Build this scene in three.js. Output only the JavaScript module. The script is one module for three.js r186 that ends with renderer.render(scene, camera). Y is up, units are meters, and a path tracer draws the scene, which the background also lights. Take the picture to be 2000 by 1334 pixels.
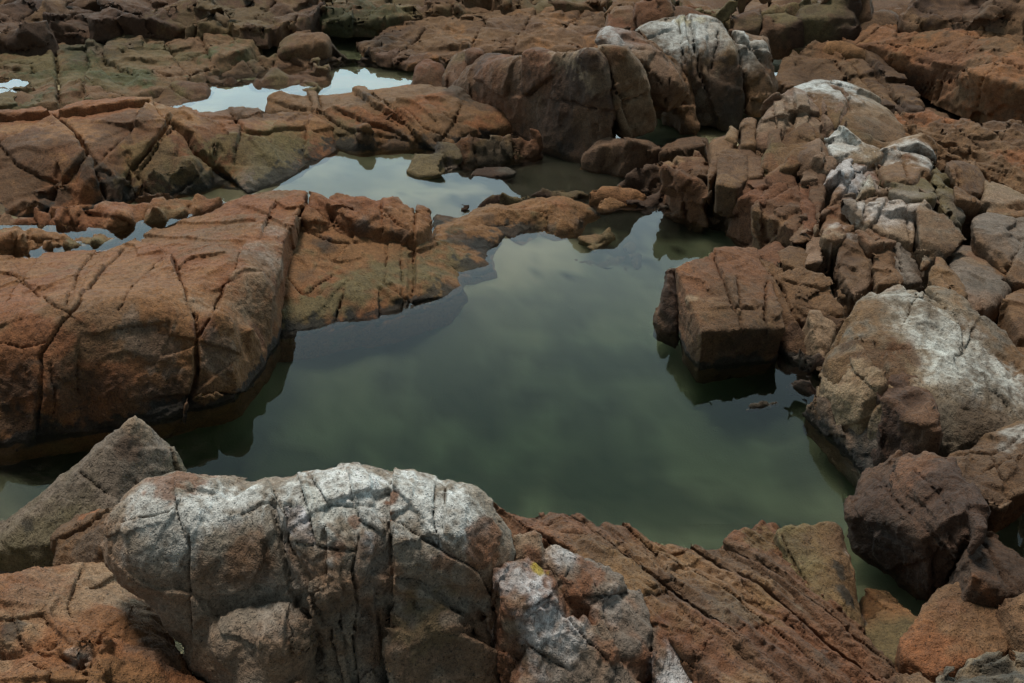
import * as THREE from 'three';
import { ConvexHull } from 'three/addons/math/ConvexHull.js';

// ---------- camera, sky, sun, exposure ----------
const EYE = 2.5, PITCH = 30 * Math.PI / 180, FOV = 38, FOCAL = 667 / Math.tan(FOV * Math.PI / 360);
const camera = new THREE.PerspectiveCamera(FOV, 1024 / 683, 0.05, 400);
camera.position.set(0, EYE, 0);
camera.rotation.set(-PITCH, 0, 0);
const scene = new THREE.Scene();
const renderer = new THREE.WebGLRenderer({ antialias: true });
renderer.toneMapping = THREE.LinearToneMapping;
renderer.toneMappingExposure = 0.575;
renderer.shadowMap.enabled = true;
const SUN_AZ = -0.3, SUN_EL = 1.0;
const sunDir = new THREE.Vector3(Math.sin(SUN_AZ) * Math.cos(SUN_EL), Math.sin(SUN_EL), -Math.cos(SUN_AZ) * Math.cos(SUN_EL));
const sun = new THREE.DirectionalLight(0xfff6ea, 4.8);
sun.position.copy(sunDir).multiplyScalar(20); sun.target.position.set(0, 0, -5);
sun.castShadow = true; sun.shadow.radius = 25; sun.shadow.mapSize.set(2048, 2048);
Object.assign(sun.shadow.camera, { left: -9, right: 9, top: 9, bottom: -9, near: 1, far: 45 });
scene.add(sun, sun.target);

// ---------- noise ----------
let seed = 20240611;
const rnd = () => { seed = (seed + 0x6D2B79F5) | 0; let t = Math.imul(seed ^ (seed >>> 15), 1 | seed); t = (t + Math.imul(t ^ (t >>> 7), 61 | t)) ^ t; return ((t ^ (t >>> 14)) >>> 0) / 4294967296; };
const PERM = new Uint8Array(512), GX = new Float32Array(256), GY = new Float32Array(256), GZ = new Float32Array(256);
{
  const p = Array.from({ length: 256 }, (_, i) => i);
  for (let i = 255; i > 0; i--) { const j = Math.floor(rnd() * (i + 1)); [p[i], p[j]] = [p[j], p[i]]; }
  for (let i = 0; i < 512; i++) PERM[i] = p[i & 255];
  for (let i = 0; i < 256; i++) { const z = 2 * rnd() - 1, a = 2 * Math.PI * rnd(), r = Math.sqrt(1 - z * z); GX[i] = r * Math.cos(a) * 1.5; GY[i] = r * Math.sin(a) * 1.5; GZ[i] = z * 1.5; }
}
function noise(x, y, z) {
  const xf = Math.floor(x), yf = Math.floor(y), zf = Math.floor(z);
  const X = xf & 255, Y = yf & 255, Z = zf & 255;
  x -= xf; y -= yf; z -= zf;
  const u = x * x * x * (x * (x * 6 - 15) + 10), v = y * y * y * (y * (y * 6 - 15) + 10), w = z * z * z * (z * (z * 6 - 15) + 10);
  const A = PERM[X] + Y, AA = PERM[A] + Z, AB = PERM[A + 1] + Z, B = PERM[X + 1] + Y, BA = PERM[B] + Z, BB = PERM[B + 1] + Z;
  let g = PERM[AA]; const n000 = GX[g] * x + GY[g] * y + GZ[g] * z;
  g = PERM[BA]; const n100 = GX[g] * (x - 1) + GY[g] * y + GZ[g] * z;
  g = PERM[AB]; const n010 = GX[g] * x + GY[g] * (y - 1) + GZ[g] * z;
  g = PERM[BB]; const n110 = GX[g] * (x - 1) + GY[g] * (y - 1) + GZ[g] * z;
  g = PERM[AA + 1]; const n001 = GX[g] * x + GY[g] * y + GZ[g] * (z - 1);
  g = PERM[BA + 1]; const n101 = GX[g] * (x - 1) + GY[g] * y + GZ[g] * (z - 1);
  g = PERM[AB + 1]; const n011 = GX[g] * x + GY[g] * (y - 1) + GZ[g] * (z - 1);
  g = PERM[BB + 1]; const n111 = GX[g] * (x - 1) + GY[g] * (y - 1) + GZ[g] * (z - 1);
  const a = n000 + u * (n100 - n000), b = n010 + u * (n110 - n010), c = n001 + u * (n101 - n001), d = n011 + u * (n111 - n011);
  const e = a + v * (b - a), f = c + v * (d - c);
  return e + w * (f - e);
}
const hash3 = (i, j, k) => PERM[(PERM[(PERM[i & 255] + j) & 255] + k) & 255];
// facets: each cell of a jittered grid carries a plane of its own, as a broken face does
function facet(x, y, z) {
  const xi = Math.floor(x), yi = Math.floor(y), zi = Math.floor(z);
  let best = 9, bv = 0;
  for (let a = -1; a < 2; a++) for (let b = -1; b < 2; b++) for (let c = -1; c < 2; c++) {
    const h = hash3(xi + a, yi + b, zi + c), h2 = PERM[h + 37];
    const px = xi + a + 0.5 + GX[h] * 0.28 - x, py = yi + b + 0.5 + GY[h] * 0.28 - y, pz = zi + c + 0.5 + GZ[h] * 0.28 - z;
    const d = px * px + py * py + pz * pz;
    if (d < best) { best = d; bv = GX[h2] * px + GY[h2] * py + GZ[h2] * pz + GX[PERM[h2]] * 0.25; }
  }
  return bv;
}
const clamp = (x, a, b) => x < a ? a : x > b ? b : x;
const smooth = (a, b, x) => { x = clamp((x - a) / (b - a), 0, 1); return x * x * (3 - 2 * x); };

// ---------- surveyed points: a direction seen from the survey station, and a height above the main pool ----------
const CP = Math.cos(PITCH), SP = Math.sin(PITCH);
function dirOf(px, py) {
  const x = (px - 1000) / FOCAL, y = -(py - 667) / FOCAL;
  return [x, y * CP - SP, -CP - y * SP];
}
function P(px, py, h) {
  const d = dirOf(px, py), t = (h - EYE) / d[1];
  return [d[0] * t, h, d[2] * t];
}

// ---------- rock fields ----------
function hullOf(pts, base, flare, grow = 0) {
  let cx = 0, cz = 0; for (const p of pts) { cx += p[0] / pts.length; cz += p[2] / pts.length; }
  const v = pts.map(p => new THREE.Vector3(...p));
  if (base !== null) for (const p of pts) {
    const dx = p[0] - cx, dz = p[2] - cz, l = Math.hypot(dx, dz) || 1, dh = p[1] - base;
    v.push(new THREE.Vector3(p[0] + dx / l * flare * dh, base, p[2] + dz / l * flare * dh));
  }
  const hull = new ConvexHull().setFromPoints(v), planes = [];
  for (const f of hull.faces) {
    const n = f.normal, c = -f.normal.dot(f.midpoint), area = f.area;
    if (area < 1e-6) continue;
    const q = planes.find(o => o[0] * n.x + o[1] * n.y + o[2] * n.z > 0.9995 && Math.abs(o[3] - c) < 0.004);
    if (!q) planes.push([n.x, n.y, n.z, c - grow]);
  }
  const box = new THREE.Box3().setFromPoints(v);
  return { planes: planes, box };
}
function rbf(points) {
  const n = points.length, A = [], C2 = 0.002;
  let mean = 0; for (const p of points) mean += p[1] / n;
  for (let i = 0; i < n; i++) {
    const row = new Float64Array(n + 1);
    for (let j = 0; j < n; j++) row[j] = Math.sqrt((points[i][0] - points[j][0]) ** 2 + (points[i][2] - points[j][2]) ** 2 + C2);
    row[i] -= 0.004; row[n] = points[i][1] - mean; A.push(row);
  }
  for (let i = 0; i < n; i++) {
    let m = i; for (let k = i + 1; k < n; k++) if (Math.abs(A[k][i]) > Math.abs(A[m][i])) m = k;
    [A[i], A[m]] = [A[m], A[i]];
    for (let k = i + 1; k < n; k++) { const f = A[k][i] / A[i][i]; if (f) for (let j = i; j <= n; j++) A[k][j] -= f * A[i][j]; }
  }
  const w = new Float64Array(n);
  for (let i = n - 1; i >= 0; i--) { let s = A[i][n]; for (let j = i + 1; j < n; j++) s -= A[i][j] * w[j]; w[i] = s / A[i][i]; }
  return (x, z) => { let s = mean; for (let i = 0; i < n; i++) { const dx = x - points[i][0], dz = z - points[i][2]; s += w[i] * Math.sqrt(dx * dx + dz * dz + C2); } return s; };
}
function polySd(poly, x, z) {
  let d = 1e9, s = 1;
  for (let i = 0, n = poly.length, j = n - 1; i < n; j = i++) {
    const ax = poly[i][0], az = poly[i][2], bx = poly[j][0], bz = poly[j][2];
    const ex = bx - ax, ez = bz - az, wx = x - ax, wz = z - az;
    const t = clamp((wx * ex + wz * ez) / (ex * ex + ez * ez + 1e-12), 0, 1);
    const qx = wx - ex * t, qz = wz - ez * t; d = Math.min(d, qx * qx + qz * qz);
    const c1 = z >= az, c2 = z < bz, c3 = ex * wz > ez * wx;
    if ((c1 && c2 && c3) || (!c1 && !c2 && !c3)) s = -s;
  }
  return s * Math.sqrt(d);
}
// a third value below -1 is a distance ahead instead of a height
function PZ(px, py, z) { const d = dirOf(px, py), t = z / d[2]; return [d[0] * t, EYE + d[1] * t, z]; }
const scaled = (a, hs) => hs ? a.map((v, i) => i % 3 === 2 && v > 0.02 ? hs[0] + hs[1] * v : v) : a;
const tri = a => { const o = []; for (let i = 0; i + 2 < a.length; i += 3) o.push(a[i + 2] < -1 ? PZ(a[i], a[i + 1], a[i + 2]) : P(a[i], a[i + 1], a[i + 2])); return o; };
const sminK = (a, b, k) => { if (k <= 0) return Math.min(a, b); const h = Math.max(k - Math.abs(a - b), 0) / k; return Math.min(a, b) - h * h * k * 0.25; };
const smaxK = (a, b, k) => -sminK(-a, -b, k);

// scratch grids shared by all rocks
const CELLS = 26e6, FIELD = new Float32Array(CELLS), VERT = new Int32Array(CELLS);
const UNSET = Math.fround(1e30);
let totalTriangles = 0, totalParts = 0;
const DETAIL = 1.0;

function compile(spec) {
  const hulls = (spec.hulls || []).map(h => {
    const pts = tri(scaled(h.p, spec.hs));
    if (h.back) for (const p of pts.slice()) pts.push([p[0] + p[0] / -p[2] * h.back, p[1] - (h.drop ?? 0.2) * h.back, p[2] - h.back]);
    const low = Math.min(...pts.map(p => p[1]));
    return { ...hullOf(pts, h.base === undefined ? low - 0.2 : h.base, h.flare ?? 0.12, h.grow ?? 0.8 * (h.k ?? spec.k ?? 0.012)), k: h.k ?? spec.k ?? 0.012 };
  });
  // rounded backs: chains of balls of changing size
  for (const c of spec.caps || []) {
    const b = []; for (let i = 0; i + 3 < c.length; i += 4) { const p = PZ(c[i], c[i + 1], c[i + 2]); b.push([p[0], p[1], p[2], c[i + 3]]); }
    const box = new THREE.Box3(); for (const p of b) { box.expandByPoint(new THREE.Vector3(p[0] - p[3], p[1] - p[3], p[2] - p[3])); box.expandByPoint(new THREE.Vector3(p[0] + p[3], p[1] + p[3], p[2] + p[3])); }
    hulls.push({ planes: [], k: 0, box, caps: b });
  }
  let slab = null;
  if (spec.slab) {
    const edge = tri(scaled(spec.slab.edge, spec.hs)), inner = tri(scaled(spec.slab.inner || [], spec.hs));
    slab = { edge, H: rbf([...edge, ...inner]), flare: spec.slab.flare ?? 0.25, k: spec.slab.k ?? 0.03, off: spec.slab.off ?? 0 };
  }
  const cutters = (spec.cut || []).map(h => ({ ...hullOf(tri(h.p), h.base === undefined ? null : h.base, h.flare ?? 0), k: h.k ?? 0.01 }));
  const hullAt = (h, x, y, z, list) => {
    if (h.caps) {
      let m = 1e9;
      for (let i = 0; i + 1 < h.caps.length; i++) {
        const a = h.caps[i], b = h.caps[i + 1], ex = b[0] - a[0], ey = b[1] - a[1], ez = b[2] - a[2], vx = x - a[0], vy = y - a[1], vz = z - a[2];
        const t = clamp((vx * ex + vy * ey + vz * ez) / (ex * ex + ey * ey + ez * ez), 0, 1), qx = vx - ex * t, qy = vy - ey * t, qz = vz - ez * t;
        m = sminK(m, Math.sqrt(qx * qx + qy * qy + qz * qz) - a[3] - (b[3] - a[3]) * t, 0.03);
      }
      return m;
    }
    const pl = list || h.planes; let m = -1e9;
    for (let i = 0; i < pl.length; i++) { const q = pl[i], d = q[0] * x + q[1] * y + q[2] * z + q[3]; if (d > m) m = d; }
    const k = h.k; if (k <= 0) return m;
    let s = 0;
    for (let i = 0; i < pl.length; i++) { const q = pl[i], d = q[0] * x + q[1] * y + q[2] * z + q[3] - m; if (d > -5 * k) s += Math.exp(d / k); }
    return m + k * Math.log(s);
  };
  const slabAt = (x, y, z) => {
    const H = slab.H(x, z), e = 0.02, gx = (slab.H(x + e, z) - H) / e, gz = (slab.H(x, z + e) - H) / e;
    const f = (y - H) / Math.sqrt(1 + gx * gx + gz * gz), w = (polySd(slab.edge, x, z) - slab.off - slab.flare * Math.max(0, H - y)) / Math.sqrt(1 + slab.flare ** 2);
    return smaxK(f, w, slab.k);
  };
  const blend = spec.blend ?? 0.012;
  const base = (x, y, z) => {
    let f = 1e9;
    if (slab) f = slabAt(x, y, z);
    for (const h of hulls) f = sminK(f, hullAt(h, x, y, z), blend);
    for (const c of cutters) f = smaxK(f, -hullAt(c, x, y, z), 0.012);
    return f;
  };
  const box = new THREE.Box3();
  for (const h of hulls) box.union(h.box);
  if (slab) { for (const p of slab.edge) box.expandByPoint(new THREE.Vector3(...p)); for (const p of tri(scaled(spec.slab.inner || [], spec.hs))) box.expandByPoint(new THREE.Vector3(...p)); }
  return { hulls, slab, cutters, hullAt, base, box, blend };
}
function hit(field, px, py) {
  const d = dirOf(px, py), l = Math.hypot(...d); d[0] /= l; d[1] /= l; d[2] /= l;
  let t = 0.8;
  for (let i = 0; i < 260; i++) {
    const f = field.base(d[0] * t, EYE + d[1] * t, d[2] * t);
    if (f < 0.0015) return [d[0] * t, EYE + d[1] * t, d[2] * t];
    t += Math.max(f * 0.6, 0.0012); if (t > 30) break;
  }
  return null;
}
function normalAt(field, p) {
  const e = 0.03, b = field.base(...p), n = [field.base(p[0] + e, p[1], p[2]) - b, field.base(p[0], p[1] + e, p[2]) - b, field.base(p[0], p[1], p[2] + e) - b];
  const l = Math.hypot(...n) || 1; return [n[0] / l, n[1] / l, n[2] / l];
}
// ---------- surface materials ----------
function grainTextures() {
  const N = 1024, col = new Uint8Array(N * N * 4), bmp = new Uint8Array(N * N * 4);
  const G = (x, y, f, o) => { // tileable: two turns on circles
    const a = x / N * 2 * Math.PI, b = y / N * 2 * Math.PI, r = f / (2 * Math.PI);
    return noise(Math.cos(a) * r + o, Math.sin(a) * r + Math.cos(b) * r * 1.0 + o * 1.7, Math.sin(b) * r - o);
  };
  const lat = new Map();
  const V = (x, y, f, o) => { // tileable value lattice, quick
    const k = f + ':' + o; let L = lat.get(k);
    if (!L) { L = new Float32Array(f * f); for (let i = 0; i < f * f; i++) L[i] = rnd(); lat.set(k, L); }
    const u = x / N * f, v = y / N * f, i = Math.floor(u), j = Math.floor(v), s = smooth(0, 1, u - i), t = smooth(0, 1, v - j), i1 = (i + 1) % f, j1 = (j + 1) % f;
    const a = L[j * f + i], b = L[j * f + i1], c = L[j1 * f + i], d = L[j1 * f + i1];
    return a + (b - a) * s + (c + (d - c) * s - a - (b - a) * s) * t;
  };
  for (let y = 0; y < N; y++) for (let x = 0; x < N; x++) {
    const big = V(x, y, 24, 1), mid = V(x, y, 90, 2), fine = V(x, y, 260, 3), grit = V(x, y, 512, 4);
    let g = 0.65 + 0.10 * big + 0.17 * mid + 0.20 * fine + 0.17 * (grit - 0.5);
    const speck = V(x, y, 200, 5), sp2 = V(x, y, 420, 7);
    g *= 1 - 0.42 * smooth(0.80, 0.90, speck) - 0.3 * smooth(0.84, 0.93, sp2);
    const lightSpeck = smooth(0.82, 0.92, V(x, y, 300, 6));
    g += 0.10 * lightSpeck;
    const o = (y * N + x) * 4, c = 255 * clamp(g, 0.1, 1);
    col[o] = c; col[o + 1] = c * 0.995; col[o + 2] = c * 0.985; col[o + 3] = 255;
    const pit = smooth(0.72, 0.95, V(x, y, 110, 8)) * 0.8;
    const hgt = 0.30 * big + 0.30 * mid + 0.28 * fine + 0.16 * grit - 0.5 * pit;
    const hb = 255 * clamp(0.35 + 0.6 * hgt, 0, 1);
    bmp[o] = bmp[o + 1] = bmp[o + 2] = hb; bmp[o + 3] = 255;
  }
  const mk = (d, srgb) => { const t = new THREE.DataTexture(d, N, N, THREE.RGBAFormat); t.wrapS = t.wrapT = THREE.RepeatWrapping; t.magFilter = THREE.LinearFilter; t.minFilter = THREE.LinearMipmapLinearFilter; t.generateMipmaps = true; if (srgb) t.colorSpace = THREE.SRGBColorSpace; t.needsUpdate = true; return t; };
  return [mk(col, true), mk(bmp, false)];
}
const [grainMap, grainBump] = grainTextures();
const rockMaterial = new THREE.MeshStandardMaterial({ name: 'weathered_rock', color: 0xffffff, vertexColors: true, map: grainMap, bumpMap: grainBump, bumpScale: 0.012, roughness: 0.88, metalness: 0 });
const floorMaterial = new THREE.MeshStandardMaterial({ name: 'silted_bedrock', color: 0xffffff, vertexColors: true, bumpMap: grainBump, bumpScale: 0.004, roughness: 0.95, metalness: 0 });
const TILE = 0.62;

const COL = {
  orange: [0.30, 0.122, 0.047], sand: [0.30, 0.148, 0.058], tan: [0.23, 0.127, 0.06], olive: [0.1827, 0.1369, 0.0592], brown: [0.1653, 0.0888, 0.0458], rust: [0.2088, 0.0896, 0.0411],
  umber: [0.087, 0.0465, 0.0269], white: [0.72, 0.74, 0.74], grey: [0.2349, 0.1867, 0.1462], slate: [0.1001, 0.0805, 0.06], pink: [0.2697, 0.166, 0.1043], black: [0.028, 0.028, 0.024],
  moss: [0.05, 0.06, 0.02], yellow: [0.4, 0.29, 0.03], buff: [0.3306, 0.2283, 0.1422], green: [0.1044, 0.1037, 0.0395], salt: [0.42, 0.4, 0.37],
};

const EDGES = [[0, 1], [2, 3], [4, 5], [6, 7], [0, 2], [1, 3], [4, 6], [5, 7], [0, 4], [1, 5], [2, 6], [3, 7]], NONE = [];
function numbered(name) { const n = numbered.used.get(name) || 0; numbered.used.set(name, n + 1); return n ? `${name}_${String(n).padStart(3, '0')}` : name; }
numbered.used = new Map();

// one rock, ledge or boulder: field -> surface, cut along its fractures into blocks
function rock(name, label, category, spec) {
  const t0 = Date.now();
  const fld = compile(spec), box = fld.box.clone();
  const near = box.distanceToPoint(camera.position), mid = box.getCenter(new THREE.Vector3()).distanceTo(camera.position);
  const amp = spec.amp ?? 0.6, rough = spec.rough ?? 1;
  const floor = spec.floor ?? Math.max(box.min.y, -0.22);
  box.min.y = floor; box.expandByScalar(0.05); box.min.y = floor - 0.02; box.max.y += 0.04;
  if (fld.slab) { const fl = 0.25 * Math.max(0.1, box.max.y - floor); box.min.x -= fl; box.max.x += fl; box.min.z -= fl; box.max.z += fl; }
  let vox = spec.vox ?? Math.max(near, mid * 0.75) * 0.00218 * DETAIL * (spec.fine ?? 1);
  let nx, ny, nz;
  for (;;) { nx = Math.ceil((box.max.x - box.min.x) / vox / 8) * 8 + 1; ny = Math.ceil((box.max.y - box.min.y) / vox / 8) * 8 + 1; nz = Math.ceil((box.max.z - box.min.z) / vox / 8) * 8 + 1; if (nx * ny * nz < CELLS) break; vox *= 1.05; }
  const ox = box.min.x, oy = box.min.y, oz = box.min.z, NXY = nx * ny;
  FIELD.fill(UNSET, 0, nx * ny * nz);

  // traced fractures, laid on the surface
  const segs = [];
  for (const c of spec.cracks || []) {
    const pts = [];
    const open = c[0] < 0 ? 1 : 0; // a negative width: no taper at the ends
    const hw = Math.max(Math.abs(c[0]) * 0.00135 * mid, vox * 0.62);
    let last = null;
    const stepOf = (spec.step ?? 0.010) * mid / 5 * (rnd() > 0.5 ? 1 : -1) * (0.5 + rnd()) * Math.min(1.4, Math.abs(c[0]));
    const px = c.slice(1), ext = spec.reach ?? 12;
    { const n = px.length, l0 = Math.hypot(px[0] - px[2], px[1] - px[3]) || 1, l1 = Math.hypot(px[n - 2] - px[n - 4], px[n - 1] - px[n - 3]) || 1;
      const a = [px[0] + (px[0] - px[2]) / l0 * ext, px[1] + (px[1] - px[3]) / l0 * ext], b = [px[n - 2] + (px[n - 2] - px[n - 4]) / l1 * ext, px[n - 1] + (px[n - 1] - px[n - 3]) / l1 * ext]; px.unshift(...a); px.push(...b); }
    // resample so that the line follows the relief
    const fine = [];
    for (let i = 0; i + 3 < px.length; i += 2) { const n = Math.max(1, Math.round(Math.hypot(px[i + 2] - px[i], px[i + 3] - px[i + 1]) / 22)); for (let k = 0; k < n; k++) fine.push([px[i] + (px[i + 2] - px[i]) * k / n, px[i + 1] + (px[i + 3] - px[i + 1]) * k / n]); }
    fine.push([px[px.length - 2], px[px.length - 1]]);
    for (const [x, y] of fine) { const q = hit(fld, x, y); if (q) { if (last && Math.hypot(q[0] - last[0], q[1] - last[1], q[2] - last[2]) > 0.6) { /* jumped to another level: still one line */ } pts.push(q); last = q; } }
    for (let i = 0; i + 1 < pts.length; i++) {
      const a = pts[i], b = pts[i + 1], n = normalAt(fld, a), m = normalAt(fld, b);
      const nn = [n[0] + m[0], n[1] + m[1], n[2] + m[2]], l = Math.hypot(...nn) || 1;
      const tap = k => open ? 1 : clamp(0.35 + 3.2 * Math.min(k, pts.length - 1 - k) / pts.length, 0.35, 1);
      segs.push({ a, b, n: [nn[0] / l, nn[1] / l, nn[2] / l], w0: Math.max(hw * tap(i), vox * 0.55), w1: Math.max(hw * tap(i + 1), vox * 0.55), d: Math.max(0.045, hw * (spec.deep ?? 7)), step: stepOf });
    }
  }
  const segGrid = new Map(), GS = 0.03 * mid, gridKey = (x, y, z) => Math.floor(x / GS) * 73856093 ^ Math.floor(y / GS) * 19349663 ^ Math.floor(z / GS) * 83492791;
  for (const s of segs) {
    const r = 0.055 * mid, lo = [0, 1, 2].map(i => Math.floor((Math.min(s.a[i], s.b[i]) - r) / GS)), hi = [0, 1, 2].map(i => Math.floor((Math.max(s.a[i], s.b[i]) + r) / GS));
    for (let i = lo[0]; i <= hi[0]; i++) for (let j = lo[1]; j <= hi[1]; j++) for (let k = lo[2]; k <= hi[2]; k++) { const q = i * 73856093 ^ j * 19349663 ^ k * 83492791; if (!segGrid.has(q)) segGrid.set(q, []); segGrid.get(q).push(s); }
  }
  const joints = (spec.joints || []).map((j, i) => { const l = Math.hypot(j.n[0], j.n[1], j.n[2]); return { n: [j.n[0] / l, j.n[1] / l, j.n[2] / l], s: j.s, w: Math.max((j.w ?? 1) * 0.01, vox * 0.6), d: j.d ?? 0.06, mask: j.mask ?? 0.0, wob: j.wob ?? 0.25, seed: (j.seed ?? i) * 17 + (spec.seed ?? 0) * 5 }; });
  const jag = 0.0018 * mid;
  const maxDepth = Math.max(0.01, ...segs.map(s => s.d), ...joints.map(j => j.d));
  const A1 = 0.030 * amp, A2 = 0.014 * rough, A3 = 0.008 * Math.max(rough, 0.7), fa = spec.facet ?? 0, fs = spec.facetSize ?? 0.22, str = spec.strata, so = (spec.seed ?? 0) * 13.7;
  const ST = str ? (() => { const l = Math.hypot(...str.n); return str.n.map(v => v / l); })() : null;
  const band = 0.6 * A1 + 1.6 * A2 + A3 + fa * fs * 0.9 + (str ? str.a * 2 : 0) + vox * 2 + (segs.length ? 0.02 * mid / 5 : 0);
  const disp = (x, y, z) => {
    const q1 = noise(x * 4.6 + so, y * 4.6, z * 4.6 + 5), q2 = noise(x * 11.5, y * 11.5 + so, z * 11.5), q3 = noise(x * 27, y * 27 + so, z * 27);
    let d = A1 * noise(x * 2.3 + so, y * 2.3, z * 2.3) + A2 * (1.9 * Math.abs(q1) - 0.5) + A2 * 0.7 * (1.6 * Math.abs(q2) - 0.4) + A3 * (0.4 - 1.6 * Math.abs(q3)) + A3 * 0.6 * noise(x * 61, y * 61, z * 61 + so);
    if (fa) { const wx = x + 0.05 * noise(x * 6, y * 6, z * 6 + so), wy = y + 0.05 * noise(x * 6 + 9, y * 6, z * 6); d += fa * fs * facet(wx / fs + so, wy / fs, z / fs); }
    if (ST) { // bedding: thin edges standing proud along the layers
      const u = (x * ST[0] + y * ST[1] + z * ST[2]) / str.s + 0.6 * noise(x * 1.7, y * 1.7, z * 1.7 + so) + so;
      const r = noise(u, x * 0.8 + so, z * 0.8), r2 = noise(u * 2.7, x * 1.9, z * 1.9 + so);
      d += str.a * (1.6 * Math.abs(r) - 0.3) + str.a * 0.6 * Math.abs(r2);
    }
    return d;
  };
  // along a fracture one side stands a little higher than the other
  const LS = 0.055 * mid;
  const offset = (x, y, z, list) => {
    let best = LS, out = 0;
    for (let i = 0; i < list.length; i++) {
      const s = list[i], a = s.a, ex = s.b[0] - a[0], ey = s.b[1] - a[1], ez = s.b[2] - a[2];
      let vx = x - a[0], vy = y - a[1], vz = z - a[2];
      const t = clamp((vx * ex + vy * ey + vz * ez) / (ex * ex + ey * ey + ez * ez + 1e-9), 0, 1); vx -= ex * t; vy -= ey * t; vz -= ez * t;
      const dn = vx * s.n[0] + vy * s.n[1] + vz * s.n[2], dt = Math.sqrt(Math.max(0, vx * vx + vy * vy + vz * vz - dn * dn)); if (dt >= best || Math.abs(dn) > 0.14) continue;
      best = dt;
      const side = (s.n[1] * ez - s.n[2] * ey) * vx + (s.n[2] * ex - s.n[0] * ez) * vy + (s.n[0] * ey - s.n[1] * ex) * vz;
      out = (side > 0 ? 1 : -1) * s.step * (1 - dt / LS);
    }
    return out;
  };
  const groove = (x, y, z, f0, list) => {
    let g = -1;
    { const a = noise(x * 9, y * 9, z * 9), b = noise(x * 9 + 31, y * 9, z * 9), c = noise(x * 26, y * 26, z * 26 + 9), e = noise(x * 26 + 5, y * 26 + 40, z * 26); x += jag * (a + 0.5 * c); z += jag * (b + 0.5 * e); y += jag * 0.6 * (c - a); }
    const wv = 1 + 0.5 * noise(x * 15, y * 15, z * 15);
    for (let i = 0; i < list.length; i++) {
      const s = list[i], a = s.a, ex = s.b[0] - a[0], ey = s.b[1] - a[1], ez = s.b[2] - a[2];
      let vx = x - a[0], vy = y - a[1], vz = z - a[2];
      const t = clamp((vx * ex + vy * ey + vz * ez) / (ex * ex + ey * ey + ez * ez + 1e-9), 0, 1);
      vx -= ex * t; vy -= ey * t; vz -= ez * t;
      const dn = vx * s.n[0] + vy * s.n[1] + vz * s.n[2]; if (dn < -s.d * 1.3 || dn > 0.12) continue;
      const dt = Math.sqrt(Math.max(0, vx * vx + vy * vy + vz * vz - dn * dn));
      const w = s.w0 + (s.w1 - s.w0) * t; if (dt > w * 3 + 0.02) continue;
      const v = (f0 < 0 ? w * (1 + f0 / s.d) : w) * wv - dt;
      if (v > g) g = v;
    }
    for (let i = 0; i < joints.length; i++) {
      const j = joints[i];
      const m = j.mask > -1 ? noise(x * 1.1 + j.seed, y * 1.1, z * 1.1 - j.seed) : 1; if (m < j.mask) continue;
      const u = (x * j.n[0] + y * j.n[1] + z * j.n[2]) / j.s + j.wob * noise(x * 1.3 / Math.max(j.s, 0.3) * 0.4 + j.seed, y * 1.5, z * 1.3 / Math.max(j.s, 0.3) * 0.4) + j.seed;
      const k = Math.round(u), off = (hash3(k, j.seed, 3) / 255 - 0.5) * 0.6, tt = Math.abs(u - k - off) * j.s;
      if (tt > 0.06) continue;
      const ww = Math.max(j.w * (0.5 + hash3(k, j.seed, 9) / 255) * clamp((m - j.mask) * 6, 0.25, 1) * wv, vox * 0.5);
      const v = (f0 < 0 ? ww * (1 + f0 / j.d) : ww) - tt;
      if (v > g) g = v;
    }
    return g;
  };

  // column caches for ledges
  let CH, CS, CW;
  if (fld.slab) {
    CH = new Float32Array(nx * nz); CS = new Float32Array(nx * nz); CW = new Float32Array(nx * nz);
    for (let k = 0; k < nz; k++) for (let i = 0; i < nx; i++) { CH[k * nx + i] = fld.slab.H(ox + i * vox, oz + k * vox); CW[k * nx + i] = polySd(fld.slab.edge, ox + i * vox, oz + k * vox) - fld.slab.off; }
    for (let k = 0; k < nz; k++) for (let i = 0; i < nx; i++) {
      const gx = (CH[k * nx + Math.min(i + 1, nx - 1)] - CH[k * nx + Math.max(i - 1, 0)]) / (2 * vox), gz = (CH[Math.min(k + 1, nz - 1) * nx + i] - CH[Math.max(k - 1, 0) * nx + i]) / (2 * vox);
      CS[k * nx + i] = 1 / Math.sqrt(1 + gx * gx + gz * gz);
    }
  }
  const FL = fld.slab ? fld.slab.flare : 0, FLs = 1 / Math.sqrt(1 + FL * FL);
  const slabFast = (i, k, y) => { const c = k * nx + i; return smaxK((y - CH[c]) * CS[c], (CW[c] - FL * Math.max(0, CH[c] - y)) * FLs, fld.slab.k); };

  // fill the blocks that the surface may cross
  const B = 8, R = B * vox * 0.87, active = [];
  const lists = fld.hulls.map(() => []), clists = fld.cutters.map(() => []);
  const lip = (spec.lip ?? 0.010) * mid / 5 * 0.3;
  for (let bk = 0; bk + 1 < nz; bk += B) for (let bj = 0; bj + 1 < ny; bj += B) for (let bi = 0; bi + 1 < nx; bi += B) {
    const cx = ox + (bi + 4) * vox, cy = oy + (bj + 4) * vox, cz = oz + (bk + 4) * vox;
    let f = 1e9;
    if (fld.slab) f = slabFast(bi + 4, bk + 4, cy);
    for (const h of fld.hulls) { const v = fld.hullAt(h, cx, cy, cz); f = sminK(f, v, fld.blend); }
    for (const c of fld.cutters) f = smaxK(f, -fld.hullAt(c, cx, cy, cz), 0.012);
    if (f > R * 1.25 + band || f < -(R * 1.25 + band + maxDepth)) continue;
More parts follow.
